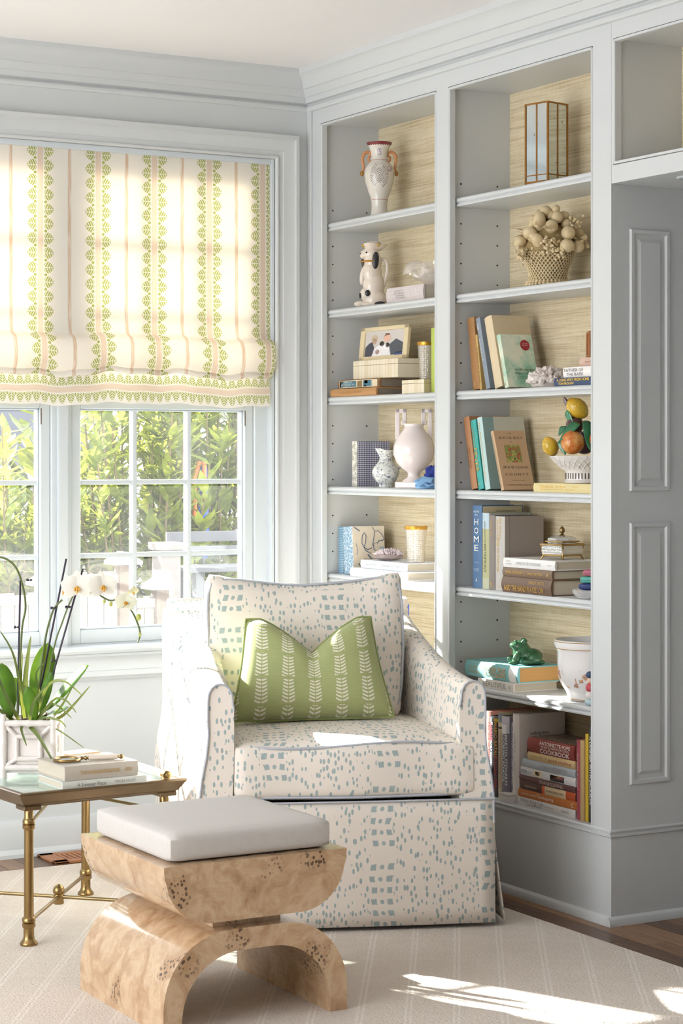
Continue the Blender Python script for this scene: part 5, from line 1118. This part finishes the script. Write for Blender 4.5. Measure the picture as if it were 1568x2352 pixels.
for (x, y, z, r, rz_) in fruits:
    b = B(); b.ball((0, 0, 0), 1, 18, 12)
    for v in b.bm.verts:
        a = math.atan2(v.co.y, v.co.x); k = 1-.07*max(0, math.cos(a*5))**8; v.co = Vector((v.co.x*r*k, v.co.y*r*k, v.co.z*rz_))
    b.obj('fruit', CRM, t, angle=80, M=T(x, y, z) @ RX(FR.uniform(-.6, .6)) @ RY(FR.uniform(-.6, .6)))
for k in range(34):
    a = FR.uniform(0, 6.283); e = FR.uniform(.15, 1.45); rr_ = FR.uniform(.011, .017); px_, py_, pz_ = .082*math.cos(a)*math.cos(e), .070*math.sin(a)*math.cos(e)-.012, .112+.098*math.sin(e)
    B().ball((0, 0, 0), (rr_, rr_, rr_*FR.uniform(.85, 1.3)), 14, 10).obj('fruit', CRM, t, M=T(px_, py_, pz_) @ RX(FR.uniform(-.8, .8)))
for cx, cy, cz, n in ((-.008, -.085, .118, 34), (.022, -.086, .096, 26), (-.080, -.055, .092, 30), (.070, -.045, .180, 30), (.095, -.045, .132, 22)):
    b = B()
    for k in range(n): b.ball((cx+FR.gauss(0, .012), cy+FR.gauss(0, .006), cz+FR.gauss(0, .012)), FR.uniform(.0042, .006), 8, 6)
    b.obj('grapes', CRM, t)['kind'] = 'stuff'
b = B()
for k in range(46):
    a = FR.uniform(2.6, 6.8); r = FR.uniform(.055, .08); p = Vector((r*math.cos(a), r*math.sin(a), FR.uniform(.11, .17))); d = Vector((math.cos(a), math.sin(a), FR.uniform(-.2, .9))).normalized(); b.leaf(p, p+d*.036, .022, (0, 0, 1), .2, 4)
b.obj('leaves', CRM, t)['kind'] = 'stuff'
# rock crystal on third shelf
t = thing('rock_crystal', 'cloudy white rock crystal cluster in front of the green and white book', 'mineral', (.085, -1.300, Z3), VR)
b = B(); spikes(b, 150, 0, 0, .016, .050, .030, .036, .008, .018, .0085, 9, .05); b.obj('crystals', flat('#D6CBC4', .22, var=.1, coat=.4), t, smooth=False)['kind'] = 'stuff'
cloth('rock_base', flat('#CFC4BC', .5), t, 0, 0, .012, .046, .028, .022, 2, .12)
t = thing('copper_lantern', 'small copper lantern standing on the pink book', 'lantern', (.120, -1.502, Z3+.0810), VR)
COP = flat('#B07A50', .45, .4, var=.2)
B().box(-.034, .034, -.034, .034, 0, .008, .002).obj('base', COP, t, smooth=False); B().box(-.034, .034, -.034, .034, .066, .074, .002).obj('top', COP, t, smooth=False); B().lathe([(.0001, .074), (.024, .074), (.024, .084), (.010, .088), (.010, .094), (.0001, .095)], 20, caps=False).obj('chimney', COP, t, angle=40)
for a in (-1, 1):
    for c in (-1, 1): B().box(a*.030-.004, a*.030+.004, c*.030-.004, c*.030+.004, .008, .066, .001, seg=1).obj('post', COP, t, smooth=False)
B().box(-.026, .026, -.026, .026, .008, .066).obj('fretwork', flat('#8A5E3E', .6, var=.4, nscale=200, bump=.5), t, smooth=False)
# fruit bowl
t = thing('fruit_bowl', 'white basket weave bowl on the pale yellow book', 'bowl', (.118, -1.442, Z4+.0275), VR)
PBW = [(.062, 0), (.064, .006), (.060, .010), (.060, .030), (.062, .034), (.072, .046), (.088, .060), (.102, .072), (.106, .078)]
b = B(); b.lathe([(.0001, 0)]+PBW+[(.102, .078), (.085, .062), (.06, .04), (.0001, .036)], 60, caps=False); b.obj('body', flat('#E6E1DE', .18, var=.03, coat=.4), t, angle=40)
b = B()
for k in range(40): b.box(-.0016, .0016, -.0608, -.0596, .012, .029, M=RZ(2*math.pi*k/40))
b.obj('slots', flat('#57504A', .8), t, smooth=False)['kind'] = 'stuff'
b = B()
for k in range(30):
    for sg in (-1, 1): b.tube([((.0615+(.1045-.0615)*u**.9)*math.cos(2*math.pi*k/30+sg*u*.42), (.0615+(.1045-.0615)*u**.9)*math.sin(2*math.pi*k/30+sg*u*.42), .036+.040*u) for u in (0, .33, .66, 1)], .0014, 4)
b.obj('weave_relief', flat('#E6E1DE', .18, var=.03, coat=.4), t)['kind'] = 'stuff'
def m_rind(c1, c2, nm):
    g = NT(nm); co = g.coord(); n = g.noise(co, 28, 3); v = g.voro(co, 190, 1.0); return g.end(g.bsdf(g.mix(g.step(n, .38, .62), lin(c1), lin(c2)), .2, normal=g.bump(v, .5, .002), coat=.5))
LEM = m_rind('#D9A92A', '#C6A62E', 'glazed_lemon'); ORA = m_rind('#C2681E', '#DDA058', 'glazed_orange'); LFG = flat('#2F7A52', .2, var=.35, nscale=40, coat=.5); PLUM = flat('#4A2A30', .25, var=.2, coat=.4)
BC = Vector((.118, -1.442, Z4+.0275)); rtv = Vector((.8686, -.4955, 0)); fwv = Vector((.4955, .8686, 0))
def ceramic_fruit(nm, lab, a, d, z, r, mat, cat, stretch=1.0, ax=(1, 0, 0)):
    p = BC+rtv*a+fwv*d; t = thing(nm, lab, cat, (p.x, p.y, z), VR, group='glazed ceramic fruit in the bowl')
    b = B(); b.ball((0, 0, 0), 1, 24, 16)
    for v in b.bm.verts:
        c = v.co.copy(); s_ = c.x; k = stretch; tipf = 1+.10*max(0, abs(s_)-.75)*4 if stretch > 1.05 else 1.0
        v.co = Vector((c.x*r*k*tipf, c.y*r, c.z*r))
    b.obj('rind', mat, t, angle=180, M=RY(rad(ax[1])) @ RZ(rad(ax[2]))); return t
ceramic_fruit('ceramic_lemon', 'glazed lemon at the left rim of the fruit bowl', -.104, -.010, 1.311, .0235, LEM, 'ornament', 1.18, (0, 60, 10))
ceramic_fruit('ceramic_orange', 'glazed orange at the front centre of the fruit bowl', -.046, -.062, 1.322, .034, ORA, 'ornament')
ceramic_fruit('ceramic_orange', 'glazed orange half behind the stile at the right of the bowl', .030, -.052, 1.322, .034, ORA, 'ornament')
ceramic_fruit('ceramic_lemon', 'glazed lemon crowning the top of the fruit pile', -.028, -.02, 1.420, .028, LEM, 'ornament', 1.2, (0, 40, 0))
ceramic_fruit('ceramic_plum', 'dark glazed plum under the topmost lemon', -.034, -.015, 1.372, .026, PLUM, 'ornament')
ceramic_fruit('ceramic_plum', 'dark glazed plum deep at the back of the bowl', .0, .045, 1.322, .034, PLUM, 'ornament')
t = thing('ceramic_leaves', 'glossy green ceramic leaves tucked among the bowl of fruit', 'ornament', tuple(BC+Vector((0, 0, .05))), VR)
zb = BC.z+.05
for base, tip, w_, nn in (((.0, -.03, 1.385-zb), (.012, -.105, 1.318-zb), .042, (.4, -.8, .3)), ((-.025, -.05, 1.378-zb), (-.088, -.085, 1.345-zb), .034, (-.2, -.5, .9)), ((-.058, -.02, 1.415-zb), (-.052, -.045, 1.365-zb), .020, (-1, -.6, .1)), ((.02, -.03, 1.39-zb), (.055, -.06, 1.35-zb), .030, (.2, -.5, .8)), ((-.080, -.045, 1.33-zb), (-.070, -.070, 1.292-zb), .020, (-.2, -1, .1)), ((-.060, 0, 1.37-zb), (-.085, -.02, 1.35-zb), .022, (-.6, -.5, .6))):
    o = B().leaf(base, tip, w_, nn, .25, 8, .6, .3).obj('leaf', LFG, t, angle=180); md = o.modifiers.new('thickness', 'SOLIDIFY'); md.thickness = .002
B().tube([(-.052, -.02, 1.425-zb), (-.060, -.02, 1.440-zb), (-.066, -.02, 1.452-zb)], [.006, .007, .002], 8).obj('stem', PLUM, t)
# brass casket
t = thing('brass_casket', 'brass framed cut glass casket with acorn finial on the white book', 'box', (.118, -1.325, Z5+.1012), VR+rad(40))
CG2 = glassy('#F4F4F2', .05, .8, 120, .9); w = .040
for sx_, sy_ in ((-1, -1), (1, -1), (1, 1), (-1, 1)): B().tube([(sx_*(w+.004), sy_*(w+.004), 0), (sx_*(w-.001), sy_*(w-.001), .010), (sx_*w, sy_*w, .030), (sx_*(w+.005), sy_*(w+.005), .046)], [.0025, .003, .003, .003], 8).obj('leg', BRASS, t)
for k in range(4):
    M = RZ(k*math.pi/2)
    B().box(-w, w, -w-.003, -w+.001, .010, .016, .001, M=M, seg=1).obj('lower_rail', BRASS, t, smooth=False); B().box(-w-.004, w+.004, -w-.007, -w-.003, .041, .047, .001, M=M, seg=1).obj('upper_rail', BRASS, t, smooth=False)
    B().prism([(-w, .016), (w, .016), (w+.003, .041), (-w-.003, .041)], -w-.0035, -w+.001, 'y', M=M).obj('glass_side', CG2, t, smooth=False)
b = B(); b.box(-w+.004, w-.004, -w+.004, w-.004, .050, .055, .001, seg=1); b.obj('lid_rail', BRASS, t, smooth=False)
b = B(); b.lathe([(.047, .055), (.044, .062), (.030, .068), (.012, .070), (.0001, .070)], 8, M=RZ(math.pi/8), caps=True); b.obj('glass_lid', CG2, t, smooth=False)
b = B(); b.lathe([(.046, .047), (.046, .050), (.04, .050)], 8, M=RZ(math.pi/8), caps=False); b.obj('glass_neck', CG2, t, smooth=False)
f = B().lathe([(.0001, .070), (.010, .070), (.005, .073), (.003, .076), (.007, .079), (.0085, .085), (.006, .092), (.0001, .097)], 16, caps=False).obj('acorn_finial', BRASSD, t)
# soft cases on a clear dish
t = thing('clear_dish', 'clear curved dish under the stack of small coloured cases', 'dish', (.072, -1.535, Z5), VR)
b = B(); b.lathe([(.0001, 0), (.030, 0), (.046, .004), (.056, .016), (.060, .026), (.058, .027), (.044, .008), (.0001, .003)], 36, caps=False); b.obj('body', glassy('#FFFFFF', .02, .6), t, angle=60)
NAVP = m_cell('#D8DAE6', '#2F3A70', 260, .05, .12)
for k, (lab, c, dx) in enumerate((('navy patterned case at the bottom of the small stack', NAVP, 0.0), ('plain navy case second from the bottom of the small stack', '#34417A', .0), ('turquoise case in the small stack of cases', '#5FB5A8', .004), ('rose pink case on top of the small stack', '#B8647A', .012))):
    t = thing('eyeglass_case', lab, 'case', (.070, -1.538, Z5+.006+k*.0195), VR+rad(-18), group='small coloured cases in a stack')
    b = cushion_bm(B(), .098, .050, .0185, .0085, .0, 8); b.obj('shell', flat(c, .4, var=.06) if isinstance(c, str) else c, t, angle=60, M=T(.012+dx, 0, .0095))
    B().tube([(-.036+dx, -.0252, .0095), (.06+dx, -.0252, .0095)], .0006, 5).obj('seam', DARK, t)
# frog
t = thing('glass_frog', 'green glass frog sitting on the aqua book', 'figurine', (.110, -1.135, Z6+.0757), VR)
g = NT('green_glass'); v = g.voro(g.coord(), 260, 1.0); p = g.bsdf(lin('#3C6A46'), .25, normal=g.bump(v, .35, .001), coat=.3, trans=.25, ior=1.45); FROG = g.end(p)
blob('body', [((.026, 0, .024), (.034, .030, .024)), ((.0, 0, .032), (.030, .029, .030)), ((-.008, 0, .052), (.027, .026, .019)), ((-.018, 0, .056), (.022, .022, .012)), ((.004, -.015, .070), (.009, .008, .007)), ((.004, .015, .070), (.009, .008, .007)), ((-.022, -.02, .070), (.006, .006, .004)),
              ((-.020, -.026, .020), (.012, .010, .020), RY(.4)), ((-.028, -.032, .006), (.018, .011, .006)), ((.012, -.036, .010), (.022, .010, .008)), ((.034, -.030, .018), (.022, .012, .017)), ((-.030, .026, .012), (.016, .010, .012)), ((.05, -.022, .008), (.016, .012, .008))], FROG, t, .0018, 3)
# cachepot
t = thing('cachepot', 'white porcelain cachepot with painted flowers and gilt shell handle', 'planter', (.125, -1.452, Z6), VR)
B().lathe([(.0001, 0), (.060, 0), (.066, .004), (.064, .010), (.070, .026), (.084, .046), (.092, .07), (.094, .11), (.094, .140), (.100, .150), (.104, .160), (.104, .172), (.099, .174), (.090, .160), (.088, .06), (.0001, .03)], 56, caps=False).obj('body', m_floral('#EFECEA', ['#6F8A6A', '#B86A4A', '#D9A34A', '#8A6A8E', '#C46A7A'], 48, .066, .032, .57), t, angle=50)
for z, r in ((.006, .0668), (.150, .1005), (.170, .1045)): B().tube([(r*math.cos(2*math.pi*k/48), r*math.sin(2*math.pi*k/48), z) for k in range(48)], .0009, 5, closed=True).obj('gilt_line', GOLD, t)
o = B().tube([(.006, -.098, .105), (.030, -.102, .118), (.052, -.098, .132), (.062, -.092, .142)], [.001, .004, .009, .004], 8, flatx=.7).obj('shell_handle', flat('#A87A3E', .35, .3), t)
b = B()
for k in range(6): b.tube([(.040+.004*k, -.1005, .128+.002*k), (.044+.010*k*.9, -.102, .150-.004*k)], [.002, .004], 6)
b.obj('shell_ribs', flat('#C79A52', .35, .3), o)
t = thing('small_figurine', 'tiny colourful figurine at the right edge beside the cachepot', 'figurine', (.045, -1.560, Z6), VR)
for nm, c, z, r in (('base', '#B9D3DA', .010, (.016, .014, .010)), ('skirt', '#E9E2DE', .028, (.014, .012, .014)), ('coat', '#C8505A', .050, (.013, .011, .014)), ('head', '#E8C9B4', .070, .009), ('cap', '#34486A', .086, (.013, .012, .010))): B().ball((0, 0, z), r, 14, 10).obj(nm, flat(c, .4), t)
# ------------------------------------------------------------------ things on the side table
ZTAB = .4107
book('pale grey-green book with serif title lying on the glass table', -1.392, -1.200, ZTAB, .242, .170, .0200, 'flat', '#D6D9D2', turn=91, rnd=.001, texts=(('A Summer Place', .34, .5, .082, .010, '#6E6A66'), ('TRICIA FOLEY', .74, .55, .062, .007, '#8E8A86')))
book('grey cloth book with gold spine title under the magnifying glass', -1.382, -1.190, ZTAB+.0205, .212, .182, .0385, 'flat', '#C3BAAE', turn=92, rnd=.004, texts=(('THE ROMAN', .33, .5, .055, .010, GI), ('EXPERIENCE', .60, .5, .060, .010, GI), ('OXFORD', .86, .5, .022, .010, GI)))
t = thing('magnifying_glass', 'brass magnifying glass with carved bone handle on the grey book', 'magnifier', (-1.342, -1.110, ZTAB+.0595), rad(-13))
B().tube([(.034*math.cos(2*math.pi*k/40), .034*math.sin(2*math.pi*k/40), .0055) for k in range(40)], .0042, 8, closed=True).obj('lens_ring', BRASS, t)
B().lathe([(.0001, .003), (.022, .0045), (.032, .0055), (.022, .0068), (.0001, .0085)], 32, caps=False).obj('lens', glassy('#F4FAFF', .01, .4), t)
XM = T(0, 0, .0075) @ RY(math.pi/2)
B().lathe([(.0001, .036), (.004, .036), (.005, .040), (.003, .044), (.006, .048), (.0065, .051), (.0035, .054), (.006, .058), (.0001, .058)], 16, XM, caps=False).obj('ferrule', BRASSD, t)
B().lathe([(.0001, .057), (.0062, .057), (.0070, .062), (.0072, .10), (.0072, .130), (.0062, .134), (.0001, .134)], 18, XM, caps=False, fn=lambda r, z, a: r*(1+.05*math.cos(4*(a+z*45)))).obj('handle', flat('#E6D8C9', .35, var=.08, nscale=60), t)
B().lathe([(.0001, .133), (.006, .133), (.004, .138), (.007, .143), (.0068, .147), (.003, .152), (.0001, .154)], 16, XM, caps=False).obj('end_finial', BRASSD, t)
t = thing('brass_capped_tube', 'pale tube with brass end caps lying along the right table edge', 'tube', (-1.086, -1.190, ZTAB+.0135), rad(90))
XB_ = RY(math.pi/2)
B().lathe([(.0001, .01), (.0108, .01), (.0108, .26), (.0001, .26)], 24, XB_, caps=False).obj('tube', flat('#E9E6E2', .3), t); B().lathe([(.0001, -.004), (.005, -.004), (.007, 0), (.0125, .001), (.0132, .006), (.0132, .020), (.0108, .022)], 24, XB_, caps=False).obj('end_cap', BRASS, t, angle=40); B().lathe([(.0108, .248), (.0132, .250), (.0132, .264), (.007, .267), (.0001, .267)], 24, XB_, caps=False).obj('end_cap', BRASS, t, angle=40)
t = thing('cigar_box', 'flat brown wooden box behind the magnifying glass', 'box', (-1.245, -.840, ZTAB), rad(12))
B().box(0, .125, 0, .07, 0, .026, .002).obj('body', flat('#A88464', .5, var=.15), t, smooth=False); B().box(-.001, .126, -.001, .071, .0265, .034, .002).obj('lid', flat('#B08C6A', .5, var=.15), t, smooth=False)
# planter
PC = (-1.362, -.905, ZTAB)
t = thing('planter', 'square white glazed planter moulded like bamboo', 'planter', PC, VR)
GLZ = flat('#E8E1DC', .16, var=.03, nscale=10, coat=.4)
hw = .068; ph = .156
b = B(); b.box(-hw+.006, hw-.006, -hw+.006, hw-.006, .012, ph-.006, .004); b.obj('body', GLZ, t, smooth=False)
for sx_ in (-1, 1):
    for sy_ in (-1, 1):
        pr = [(.0001, 0), (.0098, 0), (.0098, .022), (.0112, .025), (.0098, .028), (.0096, .090), (.0112, .094), (.0096, .098), (.0096, .145), (.0112, .149), (.0096, .153), (.0080, .170), (.0072, .173), (.0001, .173)]
        B().lathe(pr, 16, T(sx_*hw, sy_*hw, 0), caps=False).obj('bamboo_post', GLZ, t, angle=60)
for k in range(4):
    M = RZ(k*math.pi/2)
    def rod(p, q, r=.0062, nd=2):
        p, q = Vector(p), Vector(q); pts = []; rr = []
        for i in range(17):
            u = i/16; pts.append(p.lerp(q, u)); rr.append(r*(1.18 if any(abs(u-(j+1)/(nd+1)) < .025 for j in range(nd)) else 1.0))
        B().tube(pts, rr, 10, M=M).obj('bamboo_rail', GLZ, t)
    rod((-hw, -hw, ph-.008), (hw, -hw, ph-.008), .0092, 3); rod((-hw, -hw, .028), (hw, -hw, .028), .0085, 3)
    i_ = .032
    rod((-i_, -hw+.001, .052), (i_, -hw+.001, .052), .0068, 1); rod((-i_, -hw+.001, .112), (i_, -hw+.001, .112), .0068, 1); rod((-i_, -hw+.001, .052), (-i_, -hw+.001, .112), .0068, 1); rod((i_, -hw+.001, .052), (i_, -hw+.001, .112), .0068, 1)
    for a in (-1, 1):
        for z0, z1 in ((.028, .052), (ph-.008, .112)): rod((a*hw, -hw, z0), (a*i_, -hw+.001, z1), .006, 1)
b = B(); b.box(-hw+.012, hw-.012, -hw+.012, hw-.012, ph-.006, ph-.002); b.obj('soil', flat('#4A3B2E', .95, var=.4, nscale=120, bump=.6), t, smooth=False)
# orchid
OR = thing('orchid', 'white moth orchid with staked stems and long green leaves in the planter', 'orchid', (PC[0], PC[1], PC[2]+ph-.002), VR)
def q_(px, py, d=0.0): return ((px-75)/837.0, d, (1779-py)/839.0-ph+.002)
LEAF = m_leaf('orchid_leaf', '#4A7A2A', '#6FA032', .30); GRASSL = m_leaf('grass_leaf', '#3C522C', '#66783E', .18); PETAL = None
g = NT('orchid_petal'); df = g.bsdf(lin('#F6F3EE'), .5); tl = g.n('ShaderNodeBsdfTranslucent'); tl.inputs[0].default_value = lin('#F8F6EC'); mx = g.n('ShaderNodeMixShader'); mx.inputs[0].default_value = .35; g.l(df, mx.inputs[1]); g.l(tl.outputs[0], mx.inputs[2]); PETAL = g.end(mx.outputs[0])
PETY = flat('#E9E6BE', .5); STK = flat('#2E2438', .4); STMM = flat('#5E6A38', .5, var=.25); LIP = flat('#D9A23A', .4, var=.4, nscale=200)
def sm_path(pts, n=6):
    P = [Vector(p) for p in pts]; out = []
    for i in range(len(P)-1):
        p0, p1, p2, p3 = P[max(i-1, 0)], P[i], P[i+1], P[min(i+2, len(P)-1)]
        for k in range(n):
            u = k/n; out.append(.5*((2*p1)+(-p0+p2)*u+(2*p0-5*p1+4*p2-p3)*u*u+(-p0+3*p1-3*p2+p3)*u**3))
    return out+[P[-1]]
for pts in (((40, 1650, .01), (47, 1334, .01)), ((82, 1650, -.01), (157, 1282, -.03)), ((96, 1650, -.015), (197, 1304, -.05))): B().tube([q_(*p) for p in pts], .0029, 6).obj('stake', STK, OR)
def stem(pts, r=.0031): return B().tube(sm_path([q_(*p) for p in pts]), r, 6).obj('flower_stem', STMM, OR)
stem(((42, 1650, .0), (48, 1520, .0), (52, 1440, .005), (59, 1395, .01), (52, 1345, .01), (34, 1300, .01), (0, 1280, .015), (-40, 1290, .02), (-70, 1330, .02)))
stem(((84, 1650, -.012), (106, 1480, -.02), (120, 1420, -.025), (132, 1392, -.03), (148, 1376, -.035)))
s3 = stem(((98, 1650, -.02), (128, 1490, -.03), (148, 1430, -.04), (168, 1380, -.05), (186, 1352, -.055), (215, 1345, -.06), (240, 1366, -.06), (262, 1376, -.06), (285, 1372, -.06), (310, 1402, -.06), (324, 1432, -.06), (328, 1455, -.06), (322, 1472, -.06)), .0024)
for (px, py, d) in ((66, 1332, -.004), (37, 1440, -.004), (125, 1394, -.035), (160, 1391, -.05), (127, 1515, -.035)):
    c = B().ball(q_(px, py, d-.004), .0042, 12, 8).obj('clip', STK, OR); B().ball(q_(px+7, py, d-.002), (.005, .0045, .0032), 10, 6).obj('clip', STK, OR)
def oleaf(base, tip, w, n_, curl=.1, mat=LEAF, shape=1.25, fold=.10, nn=16):
    b = B(); b.leaf(q_(*base), q_(*tip), w, n_, curl, nn, shape, fold, .6); o = b.obj('leaf', mat, OR, angle=180); md = o.modifiers.new('thickness', 'SOLIDIFY'); md.thickness = .0016; return o
oleaf((82, 1640, 0.0), (113, 1476, -.03), .066, (-.15, -1, .15), .06); oleaf((30, 1650, -.03), (12, 1520, -.055), .055, (.1, -1, .1), .04); oleaf((104, 1635, .01), (214, 1530, -.03), .052, (-.35, -.55, .8), -.06); oleaf((88, 1655, -.045), (74, 1572, -.075), .038, (0, -1, .3), .05); oleaf((96, 1640, -.02), (122, 1540, -.05), .030, (-.3, -1, 0), .05); oleaf((0, 1655, -.02), (-60, 1560, -.05), .05, (.1, -.8, .5), .05); oleaf((70, 1640, .03), (20, 1560, .06), .05, (.2, -.7, .5), .05)
oleaf((100, 1648, -.02), (160, 1610, -.07), .036, (-.1, -.4, .9), .12)
def blade(pts, w=.010, mat=GRASSL):
    P = sm_path([q_(*p) for p in pts], 6); b = B(); n = len(P)-1; rows = []
    for i, p in enumerate(P):
        tg = (P[min(i+1, n)]-P[max(i-1, 0)]).normalized(); sd = tg.cross(Vector((0, -1, .25))).normalized(); u = i/n; ww = w*.5*(min(1, .5+u*2.2))*(1-u)**.55+.0003
        rows.append([b.bm.verts.new(p-sd*ww), b.bm.verts.new(p+Vector((0, .0012, 0))), b.bm.verts.new(p+sd*ww)])
    for i in range(n):
        for k in (0, 1): b.bm.faces.new((rows[i][k], rows[i][k+1], rows[i+1][k+1], rows[i+1][k]))
    return b.obj('blade', mat, OR, angle=180)
for pts, w in ((((60, 1655, -.02), (42, 1510, -.05), (8, 1442, -.06)), .008), (((68, 1655, -.03), (66, 1560, -.05), (80, 1456, -.06)), .020), (((85, 1655, -.04), (120, 1570, -.08), (160, 1556, -.10), (205, 1588, -.12)), .009), (((90, 1655, -.04), (135, 1600, -.08), (165, 1600, -.1), (190, 1626, -.12)), .008), (((62, 1658, -.06), (62, 1668, -.085), (75, 1704, -.092)), .010), (((70, 1658, -.05), (98, 1678, -.09), (122, 1710, -.11), (150, 1755, -.13)), .012), (((100, 1655, -.04), (150, 1672, -.08), (205, 1707, -.10)), .005), (((85, 1655, -.03), (130, 1610, -.07), (178, 1640, -.10)), .008), (((80, 1655, -.03), (100, 1590, -.07), (96, 1540, -.09), (118, 1510, -.1)), .007), (((50, 1655, -.03), (20, 1580, -.07), (-10, 1500, -.08)), .012), (((40, 1655, -.03), (0, 1620, -.07), (-40, 1630, -.09)), .012), (((95, 1655, -.04), (140, 1630, -.08), (182, 1565, -.11)), .010), (((98, 1655, -.03), (150, 1640, -.05), (215, 1570, -.06)), .012), (((55, 1655, -.01), (50, 1580, 0), (52, 1500, .01)), .007), (((88, 1655, -.05), (112, 1640, -.08), (150, 1645, -.1), (165, 1660, -.105)), .008), (((75, 1655, -.05), (92, 1600, -.09), (128, 1560, -.11)), .011)): blade(pts, w)
def petal_mesh(L_, W_, cup=.2, n=8):
    b = B()
    def f(u, v):
        y = L_*u; w = W_*.5*math.sin(math.pi*min(1, (.08+.92*u))**.72)**.7 if u < 1 else 0; s_ = v*2-1
        return (s_*w, -cup*L_*(u*u)*.5+.12*W_*(1-s_*s_)*-.4*math.sin(math.pi*u), y)
    b.grid(f, n, 6); return b
def flower(px, py, d, r, yaw, tilt, scale_y=1.0, mat=None, roll=0):
    mat = mat or PETAL; M0 = T(*q_(px, py, d)) @ RZ(rad(yaw)) @ RX(rad(tilt)) @ RY(rad(roll))
    b = B()
    for a, L_, W_ in ((0, r*1.05, r*.72), (128, r*.95, r*.66), (-128, r*.95, r*.66)):
        bb = petal_mesh(L_, W_, .12); me = bb.mesh('t'); b.bm.from_mesh(me); nv = len(me.vertices); b.bm.verts.ensure_lookup_table(); vs = b.bm.verts[-nv:]; bmesh.ops.transform(b.bm, matrix=RY(rad(a)) @ T(0, .0015, 0), verts=vs); bpy.data.meshes.remove(me)
    fl = b.obj('flower', mat, OR, angle=180, M=M0)
    for sg in (-1, 1): petal_mesh(r*1.02, r*1.30, .16).obj('petal', mat, fl, angle=180, M=RY(rad(sg*76)) @ T(0, -.001, 0))
    b = B(); b.ball((0, -.005, -r*.10), (r*.13, r*.14, r*.16), 12, 8); b.ball((r*.13, -.008, -r*.16), (r*.07, r*.08, r*.12), 8, 6); b.ball((-r*.13, -.008, -r*.16), (r*.07, r*.08, r*.12), 8, 6); b.ball((0, -.010, -r*.30), (r*.06, r*.06, r*.14), 8, 6); b.obj('lip', LIP, fl)
flower(185, 1345, -.064, .045, 8, -8); flower(243, 1343, -.066, .042, 22, -10, roll=-6); flower(296, 1380, -.068, .031, 14, -25, mat=flat('#EEEDD2', .5), roll=8)
flower(158, 1352, -.03, .038, -60, -5); flower(222, 1345, -.03, .038, 150, 0, roll=20); flower(310, 1356, -.045, .018, 40, 30, mat=PETY)
for (px, py, r) in ((325, 1414, .0085), (328, 1453, .005), (262, 1384, .006), (247, 1378, .005)): B().ball(q_(px, py, -.062), (r*.85, r*.85, r*1.15), 12, 10).obj('bud', flat('#B9BC66', .45, var=.15), OR)
b = B(); rr = random.Random(5)
for k in range(26):
    p = q_(84+rr.uniform(-44, 44), 1655, rr.uniform(-.05, .05)); b.tube([p, (p[0]+rr.uniform(-.02, .02), p[1]+rr.uniform(-.02, .02), p[2]+rr.uniform(.005, .02)), (p[0]+rr.uniform(-.03, .03), p[1]+rr.uniform(-.03, .02), p[2]+.002)], .0022, 5)
b.obj('roots', flat('#5A4A38', .9, var=.3), OR)['kind'] = 'stuff'
